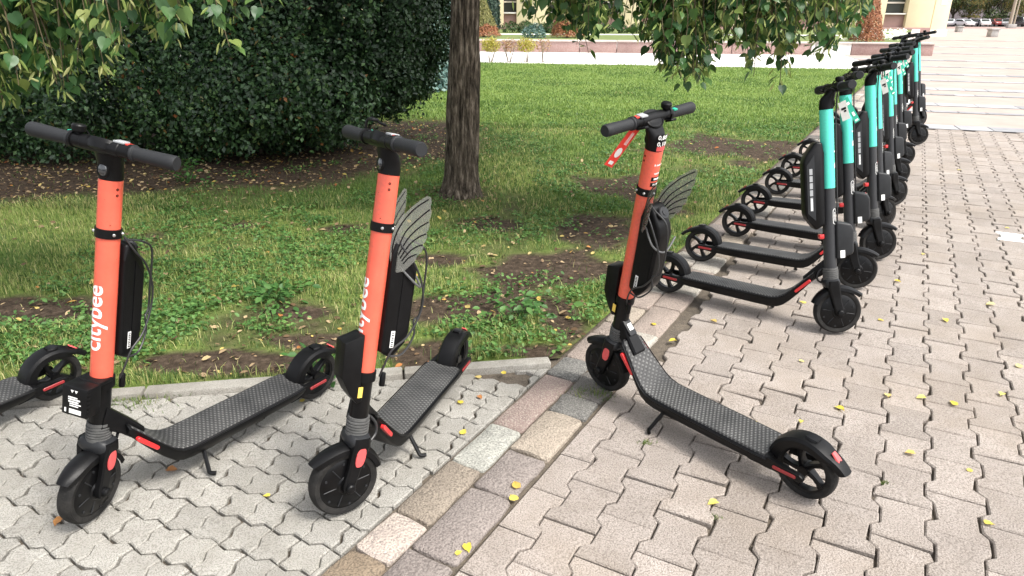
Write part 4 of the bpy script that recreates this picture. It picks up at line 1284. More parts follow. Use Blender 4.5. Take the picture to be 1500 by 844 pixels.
# ---- low broad-leaved weeds (clover, knotgrass) among the grass
def weeds():
    r_ = np.random.default_rng(21)
    n = 15000
    y = 2.6 + 6.5 * r_.random(n) ** 1.2; x = (r_.random(n) * 2 - 1) * (y * .75 + .3)
    den = fbm(x * 1.5, y * 1.5, 140)
    sel = in_lawn(x, y) & in_view(x, y, 40) & (den > .43) & (r_.random(n) > bare_amount(x, y) * .8) & (x > -2.6)
    x, y = x[sel], y[sel]; n = len(x)
    k = 9
    X = np.repeat(x, k) + r_.normal(0, .028, n * k); Yy = np.repeat(y, k) + r_.normal(0, .028, n * k)
    ok = in_lawn(X, Yy); X, Yy = X[ok], Yy[ok]; m = len(X)
    pos = np.stack([X, Yy, lawn_z(X, Yy) + .008 + .028 * r_.random(m)], 1)
    nr = np.stack([r_.normal(0, .45, m), r_.normal(0, .45, m), np.ones(m)], 1)
    a = r_.random(m) * 2 * np.pi; up = np.stack([np.cos(a), np.sin(a), np.zeros(m)], 1)
    ti = np.clip(r_.random(m) * .8 + .2 * fbm(X * 3, Yy * 3, 8), 0, .999)
    return leaf_cloud(pos, nr, up, .014 + .018 * r_.random(m), OVAL, ti)
V, F, T = weeds()
tag(link('weeds', np_mesh('weeds', V, F, T), leaf_mat('weed_leaf', [(0, (.045, .115, .026)), (.5, (.08, .19, .042)), (1, (.15, .27, .07))], .55, .3)), 'low clover and knotgrass leaves growing through the lawn', 'weeds', kind='stuff')

# ---- fallen leaf litter on the lawn and under the shrubs
def litter(n, seed, cond, s0, s1):
    r_ = np.random.default_rng(seed)
    y = 2.5 + 7.5 * r_.random(n) ** 1.1; x = (r_.random(n) * 2 - 1) * (y * .78 + .3)
    sel = in_lawn(x, y) & cond(x, y, r_)
    x, y = x[sel], y[sel]; m = len(x)
    b = bare_amount(x, y)
    pos = np.stack([x, y, lawn_z(x, y) + .006 + .022 * r_.random(m) * (1 - b)], 1)
    nr = np.stack([r_.normal(0, .35, m), r_.normal(0, .35, m), np.ones(m)], 1)
    a = r_.random(m) * 2 * np.pi; up = np.stack([np.cos(a), np.sin(a), r_.normal(0, .2, m)], 1)
    return leaf_cloud(pos, nr, up, s0 + (s1 - s0) * r_.random(m) ** 1.5, OVAL, r_.random(m) * .999)
L1 = litter(21000, 4, lambda x, y, r_: (x < -.1) & (y > 4.6) & (r_.random(len(x)) < bare_amount(x, y) * .85), .02, .05)
L2 = litter(6500, 5, lambda x, y, r_: r_.random(len(x)) < .36 + .3 * bare_amount(x, y), .018, .05)
L3 = litter(9000, 6, lambda x, y, r_: r_.random(len(x)) < .5 * bare_amount(x, y), .01, .03)
V, F, T = join_np([L1, L2, L3])
tag(link('leaf_litter', np_mesh('leaf_litter', V, F, T), leaf_mat('dead_leaf', [(0, (.07, .042, .022)), (.35, (.17, .105, .055)), (.6, (.36, .26, .15)), (.8, (.48, .36, .2)), (.93, (.55, .42, .10)), (1, (.38, .12, .04))], .7, .15)), 'dry brown and tan leaves scattered over lawn and soil', 'leaf litter', kind='stuff')

# ================================================================== SHRUBS
def blob_surface(n, r_, lobes, jit=.17):
    """points near the surface of a union of ellipsoids (cx,cy,cz,rx,ry,rz); returns pos, outward normal, depth"""
    lob = np.array(lobes); wts = lob[:, 3] * lob[:, 4] + lob[:, 3] * lob[:, 5] + lob[:, 4] * lob[:, 5]
    pick = r_.choice(len(lob), n, p=wts / wts.sum())
    d = r_.normal(size=(n, 3)); d /= np.linalg.norm(d, axis=1, keepdims=True)
    rad = 1 - np.abs(r_.normal(0, jit, n))
    L = lob[pick]
    pos = L[:, :3] + d * L[:, 3:] * rad[:, None]
    nr = d / L[:, 3:]
    # drop points buried inside another lobe
    inside = np.zeros(n, bool)
    for q in lob:
        e = (((pos - q[:3]) / q[3:]) ** 2).sum(1)
        inside |= e < .5
    return pos[~inside], nr[~inside]
def shrub(name, label, base, lobes, n, s0, s1, material, seed, stems, stem_mat, grp=None, zmin=.06, shape=DIAMOND, sprigs=0, cat='shrub', rust=None):
    r_ = np.random.default_rng(seed)
    root = empty(name, base, label, cat, grp)
    pos, nr = blob_surface(n, r_, lobes)
    ok = pos[:, 2] > zmin + .12 * fbm(pos[:, 0] * 4, pos[:, 1] * 4, 12)
    # small-scale clumping: push out and thin by noise so that the surface has holes and tufts
    nn_ = fbm(pos[:, 0] * 3.1 + pos[:, 2] * 1.7, pos[:, 1] * 3.1 - pos[:, 2] * 2.3, 44)
    ok &= r_.random(len(pos)) < np.clip((nn_ - .22) * 3.6, .12, 1)
    pos, nr, nn_ = pos[ok], nr[ok], nn_[ok]
    nr /= np.linalg.norm(nr, axis=1, keepdims=True)
    pos = pos + nr * ((nn_ - .5) * .55)[:, None]
    m = len(pos)
    nrm = nr * .8 + r_.normal(0, .55, (m, 3)) + np.array([0, 0, .35])
    a = r_.normal(size=(m, 3)); a[:, 2] -= .5
    V, F, T = leaf_cloud(pos - np.array(base), nrm, a, s0 + (s1 - s0) * r_.random(m), shape, r_.random(m) * .999)
    if sprigs:
        # young shoots standing out of the clipped surface
        k = r_.integers(0, m, sprigs); P0 = pos[k] - np.array(base); D = nr[k] * .7 + r_.normal(0, .35, (sprigs, 3)) + np.array([0, 0, .35]); D /= np.linalg.norm(D, axis=1, keepdims=True)
        q = 9; L = r_.uniform(.08, .26, sprigs)
        tt = (np.arange(q) + .5) / q
        SP = (P0[:, None, :] + D[:, None, :] * (L[:, None] * tt[None, :])[:, :, None] + r_.normal(0, .012, (sprigs, q, 3))).reshape(-1, 3)
        SN = r_.normal(0, .7, (sprigs * q, 3)) + np.repeat(D, q, 0) * .4 + np.array([0, 0, .5]); SU = np.repeat(D, q, 0) + r_.normal(0, .8, (sprigs * q, 3))
        V2, F2, T2 = leaf_cloud(SP, SN, SU, s0 * .8 + (s1 - s0) * r_.random(sprigs * q), shape, np.clip(.55 + .42 * r_.random(sprigs * q), 0, .984))
        V, F, T = join_np([(V, F, T), (V2, F2, T2)])
    if rust is not None:
        dd = np.linalg.norm(V + np.array(base) - np.array(rust[:3]), axis=1)
        T = np.where(dd < rust[3] * (.4 + 1.2 * fbm(V[:, 0] * 9, V[:, 2] * 9, 5)), .9995, T)
    tag(link('foliage', np_mesh('foliage', V, F, T), material, root), kind='stuff')
    for (sx, sy, ex, ey, h) in stems:
        bm = bmesh.new()
        p0 = Vector((sx, sy, -.02)); p1 = Vector((ex, ey, h))
        add_tube(bm, smooth_path([p0, p0.lerp(p1, .35) + Vector((random.gauss(0, .04), random.gauss(0, .04), 0)), p0.lerp(p1, .7) + Vector((random.gauss(0, .05), random.gauss(0, .05), 0)), p1], 3), [.022 - .0014 * k for k in range(10)], 6)
        link('stem', finish(bm, 'stem'), stem_mat, root, Matrix.Translation((-base[0], -base[1], -base[2])))
    return root
M_bark = mat('shrub_bark', (.06, .045, .032), .9, var=.4, vscale=30)
M_hedge = leaf_mat('hedge_leaf', [(0, (.011, .030, .012)), (.4, (.025, .062, .023)), (.75, (.048, .105, .038)), (.95, (.085, .165, .055)), (.988, (.13, .21, .07)), (.997, (.24, .09, .03)), (1, (.30, .10, .03))], .42, .18, .5)
M_hedge2 = leaf_mat('dark_bush_leaf', [(0, (.010, .026, .010)), (.5, (.018, .044, .016)), (.9, (.032, .07, .026)), (1, (.05, .10, .035))], .45, .18, .4)
r0 = random.Random(3)
lob = []
for k in range(30):
    x = -7.2 + k * .19 + r0.uniform(-.1, .1)
    lob.append((x, 7.15 + r0.uniform(-.12, .2) + .08 * math.sin(k), r0.uniform(.55, .8), r0.uniform(.45, .65), r0.uniform(.75, .95), r0.uniform(.55, .75)))
for k in range(18):
    lob.append((-7.1 + k * .32 + r0.uniform(-.15, .15), 7.35 + r0.uniform(-.2, .3), r0.uniform(1.3, 1.9), .6, .85, r0.uniform(.6, .8)))
shrub('hedge', 'dense dark green leafy hedge growing behind the lawn patch', (-4.2, 7.1, 0), lob, 420000, .035, .062, M_hedge, 5, [(-5.5 + k * .42 + r0.uniform(-.1, .1), 6.95 + r0.uniform(0, .5), -5.5 + k * .42 + r0.uniform(-.3, .3), 7.1, 1.2) for k in range(9)], M_bark, zmin=.03, sprigs=2600, rust=tuple(at_depth(142, 150, 6.5)) + (.22,))
lob = [(-1.55, 7.75, 1.35, .62, .9, .85), (-1.38, 7.6, .95, .5, .75, .55), (-2.1, 7.7, 1.6, .7, .9, .9), (-1.35, 8.0, 1.95, .62, .8, .6), (-1.75, 7.4, .75, .55, .7, .6), (-1.0, 7.55, 1.35, .42, .6, .6), (-.95, 7.7, 1.75, .40, .6, .5), (-1.15, 7.5, 1.0, .36, .5, .40), (-2.3, 7.3, .8, .5, .7, .7)]
shrub('bush', 'taller blackish green bush at the end of the hedge beside the tree trunk', (-1.7, 7.7, 0), lob, 130000, .035, .06, M_hedge2, 6, [(-1.9, 7.6, -2.1, 7.6, 1.3), (-1.6, 7.7, -1.3, 7.7, 1.4), (-1.75, 7.8, -1.7, 8, 1.6)], M_bark, zmin=.22, sprigs=500)

# small leafy weeds at the hedge's foot
M_weedl = leaf_mat('seedling_leaf', [(0, (.035, .10, .022)), (.5, (.06, .16, .035)), (1, (.1, .21, .05))], .5, .3)
for k, (px, py, h, lab) in enumerate(((275, 268, .20, 'small bright seedling at the foot of the hedge'), (485, 545, .10, 'low leafy weed beside the kerb behind a rear wheel'), (405, 440, .07, 'pale maple-like seedling in the middle of the lawn'), (760, 470, .12, 'bushy weed clump near the end of the kerb'))):
    x, y = ground_at(px, py)
    r_ = np.random.default_rng(50 + k); m = 110
    pos = np.stack([x + r_.normal(0, .07, m), y + r_.normal(0, .07, m), h * r_.random(m) ** .7], 1)
    nrm = np.stack([r_.normal(0, .5, m), r_.normal(0, .5, m), np.ones(m)], 1); a = np.stack([pos[:, 0] - x, pos[:, 1] - y, np.zeros(m)], 1) + r_.normal(0, .02, (m, 3))
    V, F, T = leaf_cloud(pos, nrm, a, .025 + .03 * r_.random(m), OVAL, r_.random(m))
    bm = bmesh.new()
    for q in range(7): add_tube(bm, [(0, 0, -.01), (r_.normal(0, .03), r_.normal(0, .03), h * .5), (r_.normal(0, .06), r_.normal(0, .06), h * .95)], [.003, .0022, .001], 5)
    root = empty('weed_plant', (x, y, 0), lab, 'weed')
    link('leaves', np_mesh('leaves', V - np.array([x, y, 0]), F, T), M_weedl, root)['kind'] = 'stuff'
    link('stem', finish(bm, 'stem'), M_weedl, root)

# ================================================================== THE LINDEN
tree = empty('linden_tree', (-.40, 5.48, 0), 'linden tree with ridged grey brown trunk and low hanging leafy boughs', 'tree')
TI = Matrix.Translation((.40, -5.48, 0))
def trunk():
    n, rows = 72, 70
    V = []; ph = rng.random(9) * 6.28
    for j in range(rows):
        z = -.04 + 2.75 * j / (rows - 1)
        rad = .117 - .012 * z + .055 * math.exp(-max(z, 0) * 9) + .006 * math.sin(z * 3)
        cx = -.405 + .045 * z; cy = 5.48 + .01 * z
        for k in range(n):
            a = 2 * math.pi * k / n
            rdg = fbm(np.array([a * 11.0 + 30]), np.array([z * 1.5]), 200)[0] * .6 + fbm(np.array([a * 24.0 + 70]), np.array([z * 3.2]), 201)[0] * .4
            rr = rad * (1 + .05 * math.sin(2 * a + ph[0]) + .04 * math.sin(3 * a + ph[1] + z) + .05 * math.sin(5 * a + ph[2]) * math.exp(-z * 3)) + (rdg - .5) * .052
            V.append((cx + math.cos(a) * rr, cy + math.sin(a) * rr, z))
    idx = np.arange(n * rows).reshape(rows, n)
    F = np.stack([idx[:-1].ravel(), np.roll(idx, -1, 1)[:-1].ravel(), np.roll(idx, -1, 1)[1:].ravel(), idx[1:].ravel()], 1)
    return np_mesh('trunk', V, F, smooth=True)
def bark_mat():
    m = bpy.data.materials.new('linden_bark'); m.use_nodes = True
    n = m.node_tree.nodes; l = m.node_tree.links; b = n['Principled BSDF']; b.inputs['Roughness'].default_value = .92; b.inputs['Specular IOR Level'].default_value = .2
    g = n.new('ShaderNodeNewGeometry'); mp = n.new('ShaderNodeMapping'); mp.inputs['Scale'].default_value = (1, 1, .16)
    l.new(g.outputs['Position'], mp.inputs['Vector'])
    t1 = n.new('ShaderNodeTexNoise'); t1.inputs['Scale'].default_value = 42; t1.inputs['Detail'].default_value = 8; t1.inputs['Roughness'].default_value = .7
    l.new(mp.outputs[0], t1.inputs['Vector'])
    rp = n.new('ShaderNodeValToRGB'); cr = rp.color_ramp; cr.elements.new(.5)
    for e, (p, c) in zip(cr.elements, ((.38, (.014, .011, .008)), (.52, (.09, .072, .054)), (.66, (.27, .225, .18)))): e.position = p; e.color = (*c, 1)
    l.new(t1.outputs['Fac'], rp.inputs['Fac']); l.new(rp.outputs[0], b.inputs['Base Color'])
    bp = n.new('ShaderNodeBump'); bp.inputs['Strength'].default_value = 1; bp.inputs['Distance'].default_value = .02
    l.new(t1.outputs['Fac'], bp.inputs['Height']); l.new(bp.outputs[0], b.inputs['Normal'])
    return m
M_trunk = bark_mat()
link('trunk', trunk(), M_trunk, tree, TI)
def limb(pts, r0_, r1_, name='limb'):
    P = smooth_path(pts, 5); n = len(P)
    bm = bmesh.new(); add_tube(bm, P, [r0_ + (r1_ - r0_) * k / (n - 1) for k in range(n)], 9)
    link(name, finish(bm, name), M_trunk, tree, TI); return P
top = Vector((-.285, 5.50, 2.6))
limb([top, (-.25, 5.5, 3.5), (-.3, 5.45, 4.6), (-.2, 5.6, 6.0)], .10, .02)
limbs = [[top + Vector((0, 0, -.15)), (.4, 5.0, 3.1), (.95, 4.5, 3.0), (1.5, 4.1, 2.5)], [top + Vector((0, 0, -.1)), (-1.0, 4.7, 3.2), (-1.7, 3.6, 3.0), (-2.3, 2.8, 2.3)], [top, (-1.4, 5.8, 3.4), (-2.6, 6.0, 3.6)],
         [top, (.5, 6.2, 3.4), (1.6, 6.6, 3.5)], [top + Vector((0, 0, .2)), (-.3, 4.4, 3.6), (-.4, 3.2, 3.7)], [top + Vector((0, 0, .2)), (-.6, 6.8, 3.8), (-.8, 7.9, 3.9)], [top, (.9, 5.4, 3.3), (2.2, 5.1, 3.0)], [top + Vector((0, 0, .1)), (-1.3, 4.4, 3.6), (-2.3, 3.9, 3.2)]]
for q in limbs: limb(q, .055, .012)
M_lin = leaf_mat('linden_leaf', [(0, (.022, .072, .022)), (.4, (.045, .118, .034)), (.75, (.085, .17, .045)), (.93, (.16, .23, .06)), (1, (.28, .30, .09))], .42, .34, .45)
M_bract = leaf_mat('linden_bract', [(0, (.24, .34, .08)), (.5, (.42, .50, .15)), (1, (.58, .58, .26))], .55, .4)
# hanging twigs: lower end surveyed along the two boughs, each running up and back to its limb
def bough(spec, seed, Y0, Y1):
    r_ = np.random.default_rng(seed); out = []
    for px, py in spec:
        Yd = r_.uniform(Y0, Y1)
        out.append(at_depth(px, py, Yd))
    return out
def profile(pts, x): return float(np.interp(x, [p[0] for p in pts], [p[1] for p in pts]))
lp_left = [(-120, 150), (-30, 168), (0, 160), (25, 150), (60, 120), (100, 138), (125, 78), (160, 106), (185, 48), (220, 40), (250, 55), (268, 30), (290, 6)]
lp_right = [(760, -10), (790, 20), (830, 45), (870, 50), (905, 30), (940, 55), (975, 108), (1010, 118), (1035, 100), (1060, 45), (1095, 90), (1130, 60), (1150, 108), (1170, 70), (1205, 92), (1225, 62), (1255, 30), (1285, 4)]
rt = random.Random(8)
tips = []
for k in range(110):
    x = rt.uniform(-110, 275); y = profile(lp_left, x) - (abs(rt.gauss(0, 40)) if k % 3 else rt.uniform(0, 10))
    tips.append((at_depth(x, y, rt.uniform(2.75, 3.5)), 'L'))
for x, y in ((336, 68), (325, 40), (300, 12), (345, 20), (385, 12), (400, 2), (365, -5)): tips.append((at_depth(x, y, rt.uniform(2.9, 3.2)), 'L'))
for k in range(270):
    x = rt.uniform(800, 1275); y = profile(lp_right, x) - (abs(rt.gauss(0, 48)) if k % 5 else rt.uniform(0, 8))
    tips.append((at_depth(x, y, rt.uniform(3.9, 5.0)), 'R'))
for x, y in ((712, -4), (745, 2), (765, 22), (782, 30), (775, 10), (862, 78), (845, 66), (1000, 128), (1022, 124), (1142, 130), (1104, 112), (985, 118)): tips.append((at_depth(x, y, rt.uniform(4.0, 4.7)), 'R'))
LP, LN, LU, LS = [], [], [], []; BP, BN, BU, BS = [], [], [], []
tw_bm = bmesh.new()
for tip, side in tips:
    src = Vector((-1.9, 3.5, 2.75)) if side == 'L' else Vector((.8, 4.6, 2.85))
    back = (src - tip); back.z = 0; back.normalize()
    L = rt.uniform(.55, .85)
    P = smooth_path([tip, tip + Vector((rt.gauss(0, .03), rt.gauss(0, .03), L * .35)) + back * .02, tip + Vector((rt.gauss(0, .05), rt.gauss(0, .05), L * .72)) + back * .09, tip + Vector((0, 0, L)) + back * .34], 5)
    add_tube(tw_bm, P, [.0015 + .0042 * k / (len(P) - 1) for k in range(len(P))], 5, False)
    acc = 0; side_ = 1
    for a, b in zip(P, P[1:]):
        seg = (b - a).length; nl = max(1, int(seg / .032 + rt.random()))
        for q in range(nl):
            p = a.lerp(b, (q + rt.random()) / nl); side_ = -side_
            az = rt.uniform(0, 6.283)
            off = Vector((math.cos(az), math.sin(az), -.25)) * rt.uniform(.015, .05)
            LP.append(p + off); hang = Vector((math.cos(az) * .45, math.sin(az) * .45, -.8 + rt.gauss(0, .5)))
            LU.append(hang); LN.append(Vector((math.cos(az), math.sin(az), .75)) + Vector((rt.gauss(0, .7), rt.gauss(0, .7), rt.gauss(0, .5)))); LS.append(rt.uniform(.03, .062))
            if rt.random() < .42:
                for _ in range(rt.choice((1, 2, 2, 3))):
                    az2 = rt.uniform(0, 6.283)
                    BP.append(p + Vector((math.cos(az2), math.sin(az2), -.6)) * rt.uniform(.01, .04)); BU.append(Vector((math.cos(az2) * .7, math.sin(az2) * .7, -.8 + rt.gauss(0, .4)))); BN.append(Vector((rt.gauss(0, 1), rt.gauss(0, 1), .2))); BS.append(rt.uniform(.035, .06))
link('twigs', finish(tw_bm, 'twigs', 0), mat('twig_bark', (.09, .07, .035), .8), tree, TI)['kind'] = 'stuff'
LPa, LNa, LUa, LSa = (np.array([tuple(v) for v in LP]), np.array([tuple(v) for v in LN]), np.array([tuple(v) for v in LU]), np.array(LS))
# the leaves that show largest are objects of their own
pr = [project(p) for p in LPa]
vis = sorted([i for i in range(len(pr)) if 0 < pr[i][0] < 1500 and 4 < pr[i][1] < 200], key=lambda i: pr[i][2])
# among the visible ones take every leaf of the nearer bough's fringe first, then the other bough
pick = [i for i in vis if pr[i][1] > 20][:150] + [i for i in vis if pr[i][0] > 700][:150]
pick = list(dict.fromkeys(pick))[:298]
crown = empty('crown'); crown.parent = tree; crown.matrix_local = TI
lv, lf = HEART
leafme = np_mesh('leaf', np.array(lv), np.array(lf))
for i in pick:
    nn2 = Vector(LNa[i]).normalized(); uu = Vector(LUa[i]); uu = (uu - nn2 * uu.dot(nn2)).normalized(); ss = uu.cross(nn2)
    M = Matrix(((ss.x, uu.x, nn2.x, LPa[i][0]), (ss.y, uu.y, nn2.y, LPa[i][1]), (ss.z, uu.z, nn2.z, LPa[i][2]), (0, 0, 0, 1))) @ Matrix.Scale(float(LSa[i]), 4)
    link('leaf', leafme, M_lin, crown, M)
rest = np.setdiff1d(np.arange(len(LPa)), np.array(pick))
Vb = leaf_cloud(LPa[rest], LNa[rest], LUa[rest], LSa[rest], HEART, rng.random(len(rest)) * .999)
# the crown overhead, above the picture: it shades the hedge and the lawn
nC = 26000
d = rng.normal(size=(nC, 3)); d /= np.linalg.norm(d, axis=1, keepdims=True)
rad = rng.random(nC) ** .4
pos = np.array([-.5, 5.9, 4.4]) + d * rad[:, None] * np.array([3.1, 3.0, 2.7])
zlow = 2.5 + .25 * fbm(pos[:, 0], pos[:, 1], 3)
ok = (pos[:, 2] > zlow) & (fbm(pos[:, 0] * 1.3 + pos[:, 2], pos[:, 1] * 1.3, 60) > .36)
pos = pos[ok]; m = len(pos)
Vc = leaf_cloud(pos, np.stack([rng.normal(0, .6, m), rng.normal(0, .6, m), np.ones(m)], 1), np.stack([rng.normal(0, 1, m), rng.normal(0, 1, m), -rng.random(m)], 1), .07 + .05 * rng.random(m), OVAL, rng.random(m) * .999)
V, F, T = join_np([Vb, Vc])
tag(link('foliage', np_mesh('foliage', V, F, T), M_lin, crown), kind='stuff')
BPa = np.array([tuple(v) for v in BP]); m = len(BPa)
V, F, T = leaf_cloud(BPa, np.array([tuple(v) for v in BN]), np.array([tuple(v) for v in BU]), np.array(BS), BRACT, rng.random(m) * .999)
tag(link('bracts', np_mesh('bracts', V, F, T), M_bract, crown), 'pale yellow green seed bracts', kind='stuff')

# ================================================================== single leaves on the paving
M_yl = leaf_mat('yellow_leaf', [(0, (.62, .47, .06)), (.5, (.72, .60, .13)), (.85, (.70, .62, .28)), (1, (.55, .36, .08))], .5, .2)
M_bl = leaf_mat('brown_leaf', [(0, (.36, .15, .05)), (1, (.46, .22, .07))], .6, .1)
YL = [(738, 547), (700, 554), (674, 591), (679, 634), (756, 713), (752, 731), (685, 804), (672, 812), (1046, 471), (1300, 581), (1349, 583), (1396, 592), (1467, 579), (1492, 537), (1333, 665), (1448, 768), (1044, 738), (1173, 619), (1174, 530), (1451, 447), (1106, 621), (957, 476), (391, 728), (1352, 373), (1314, 413), (1176, 444), (443, 588), (1475, 335), (1420, 690), (1230, 600), (1385, 470), (985, 500), (1405, 250), (1290, 470)]
BLV = [(86, 765), (252, 689), (703, 583), (512, 690)]
def fallen(kind_, seed):
    r_ = random.Random(seed)
    sv = []
    for (a, b, c) in HEART[0]: sv.append((a * r_.uniform(.75, 1.05), b, c * 1.2 + .14 * a * a * r_.uniform(.5, 1.6) + r_.uniform(0, .12) * b * b))
    zmin = min(q[2] for q in sv)
    V = [(a, b - .45, c - zmin) for a, b, c in sv]
    return np_mesh(kind_, np.array(V), np.array(HEART[1]))
meshY = [fallen('fallen_leaf', k) for k in range(5)]; meshB = [fallen('fallen_leaf', 20 + k) for k in range(2)]
for k, (px, py) in enumerate(YL):
    x, y = ground_at(px, py); s = random.uniform(.018, .034) * (1.0 if y < 3 else 1.1)
    o = link('fallen_leaf', meshY[k % 5], M_yl, None, Matrix.Translation((x, y, .003)) @ Matrix.Rotation(random.uniform(0, 6.28), 4, 'Z') @ Matrix.Rotation(random.gauss(0, .08), 4, 'X') @ Matrix.Scale(s, 4))
    tag(o, 'small yellow fallen leaf lying on the paving', 'leaf', 'yellow leaves on the paving')
for k, (px, py) in enumerate(BLV):
    x, y = ground_at(px, py)
    o = link('fallen_leaf', meshB[k % 2], M_bl, None, Matrix.Translation((x, y, .003)) @ Matrix.Rotation(random.uniform(0, 6.28), 4, 'Z') @ Matrix.Scale(random.uniform(.024, .034), 4))
    tag(o, 'curled rusty brown leaf lying on the grey pavers', 'leaf', 'brown leaves on the paving')
# grass tufts in the paving joints
M_tuft = leaf_mat('tuft_blade', [(0, (.06, .11, .02)), (.6, (.12, .18, .04)), (1, (.22, .22, .08))], .55, .3)
for px, py, sp, n, lab in ((868, 577, .05, 60, 'grass tuft growing beside the front wheel on the setts'), (190, 588, .075, 110, 'grass tuft growing at the kerb near the lone rear wheel'), (1296, 706, .010, 26, 'tiny moss tuft in a joint of the warm pavers'), (948, 648, .015, 24, 'small green tuft in a joint near the kickstand'), (1045, 757, .012, 24, 'narrow moss tuft in a joint below the yellow leaf')):
    cx, cy = ground_at(px, py); r_ = np.random.default_rng(int(px))
    n_ = n * 3; x = r_.normal(0, sp, n_); y = r_.normal(0, sp * .45, n_); h = r_.uniform(.008, .03, n_) * min(1, sp / .03); a = r_.random(n_) * 6.283; wd = .0022
    p0 = np.stack([x, y, np.full(n_, -.006)], 1); lat = np.stack([-np.sin(a), np.cos(a), np.zeros(n_)], 1) * wd; out = np.stack([np.cos(a) * .8, np.sin(a) * .8, np.ones(n_)], 1)
    V = np.stack([p0 - lat, p0 + lat, p0 + out * h[:, None]], 1).reshape(-1, 3); F = np.arange(n_ * 3).reshape(-1, 3)
    o = link('grass_tuft', np_mesh('grass_tuft', V, F, np.repeat(r_.random(n_), 3)), M_tuft); o.location = (cx, cy, 0)
    tag(o, lab, 'tuft', kind='stuff')

# ================================================================== BEYOND THE LAWN
def wall_y(x): return 24.12 - .128 * x
M_granite = mat('pink_granite', (.36, .235, .21), .7, color2=(.27, .165, .15), vscale=3, coord='World', rnd=.18, speck=(30, .4, (.42, .33, .3)))
M_cope = mat('coping_stone', (.52, .45, .41), .8, var=.15, vscale=3, coord='World')
M_cream = mat('cream_plaster', (.74, .63, .43), .85, var=.06, vscale=1.2, coord='World')
M_pale = mat('pale_stone', (.70, .68, .64), .85, var=.1, vscale=2, coord='World')
M_glass = mat('window_glass', (.035, .04, .035), .12, spec=.6)
M_panel = mat('brown_panel', (.30, .185, .165), .7, var=.12, vscale=2, coord='World')
M_frame = mat('window_frame_paint', (.55, .5, .44), .6)

wl = empty('planter_wall', (0, wall_y(0), 0), 'low pink granite wall edging the raised bed beyond the lawn', 'wall')
WA = math.atan(-.128)
x = -12.0
WM = Matrix.Translation((0, wall_y(0), 0)).inverted()
while x < 12.2:
    L = 1.18
    bm = bmesh.new(); add_box(bm, (0, 0, .14), (L - .012, .16, .36), .006)
    link('granite_panel', finish(bm, 'granite_panel'), M_granite if not (9.4 < x + L / 2 < 10.4) else M_pale, wl, WM @ Matrix.Translation((x + L / 2, wall_y(x + L / 2), 0)) @ Matrix.Rotation(WA, 4, 'Z'))
    bm = bmesh.new(); add_box(bm, (0, .04, .345), (L - .006, .34, .05), .006)
    link('coping_stone', finish(bm, 'coping_stone'), M_cope, wl, WM @ Matrix.Translation((x + L / 2, wall_y(x + L / 2) + .02, 0)) @ Matrix.Rotation(WA, 4, 'Z'))
    x += L
M_terr = mat('terrace_grass', (.16, .20, .06), .95, color2=(.10, .14, .04), vscale=2.5, coord='World', bump=.6, bscale=40)
sheet('terrace_lawn', [(-14, wall_y(-14) + .1), (12.1, wall_y(12.1) + .1), (19.4, 36.2), (-14, 36.2)], .335, M_terr)
ra = math.atan2(36.0 - 22.65, 19.5 - 12.25)
for k in range(13):
    cx, cy = 12.25 + (k + .5) * 1.17 * math.cos(ra), 22.65 + (k + .5) * 1.17 * math.sin(ra)
    bm = bmesh.new(); add_box(bm, (0, 0, .14), (1.158, .16, .36), .006)
    link('granite_panel', finish(bm, 'granite_panel'), M_granite, wl, WM @ Matrix.Translation((cx, cy, 0)) @ Matrix.Rotation(ra, 4, 'Z'))
    bm = bmesh.new(); add_box(bm, (0, .04, .345), (1.164, .34, .05), .006)
    link('coping_stone', finish(bm, 'coping_stone'), M_cope, wl, WM @ Matrix.Translation((cx, cy, .003)) @ Matrix.Rotation(ra, 4, 'Z'))
sheet('terrace_path', [(-14, 29.6), (13.8, 28.4), (14.3, 29.3), (-14, 30.6)], .341, M_path)

# --- building
bd = empty('building', (3, 36, .33), 'long cream building with brown window panels behind the raised bed', 'building')
BI = Matrix.Translation((-3, -36, -.33))
def bpart(name, c, s, m, par=bd, bev=.01):
    bm = bmesh.new(); add_box(bm, c, s, bev); return link(name, finish(bm, name), m, par, BI if par is bd else None)
bays = [(-9.6, 1.4), (-6.2, 1.4), (-3.1, 1.0), (-.12, .62), (2.05, .75), (4.4, 1.4), (6.9, 1.4), (9.4, 1.4), (11.9, 1.4), (14.4, 1.4), (18.35, 1.05)]
edges = [-14.0]
for c, w_ in bays:
    bpart('wall_pier', ((edges[-1] + c - w_ / 2) / 2, 36.3, 3.3), (c - w_ / 2 - edges[-1], .6, 6.2), M_cream)
    edges.append(c + w_ / 2)
    bpart('spandrel_panel', (c, 36.35, .62), (w_ - .006, .3, .80), M_panel, bev=.008)
    bpart('window_sill', (c, 36.26, 1.05), (w_ - .01, .42, .06), M_pale)
    wn_ = bpart('window', (c, 36.42, 3.4), (w_ - .01, .04, 4.6), M_glass, bev=0)
    for zz in (1.55, 2.6, 3.9):
        bm = bmesh.new(); add_box(bm, (c, 36.385, zz), (w_ - .02, .06, .07)); link('window_bar', finish(bm, 'window_bar'), M_frame, wn_)
    bpart('lintel', (c, 36.4, 6.05), (w_ - .006, .3, .66), M_cream)
bpart('wall_pier', ((edges[-1] + 20.1) / 2, 36.3, 3.3), (20.1 - edges[-1], .6, 6.2), M_cream)
bpart('cornice', (3, 36.15, 6.55), (34.4, 1.0, .3), M_pale)
bpart('rear_block', (3, 40.2, 3.4), (34.0, 7.0, 6.6), M_cream)
bpart('plinth', (3, 36.02, .26), (34.2, .16, .36), M_panel)
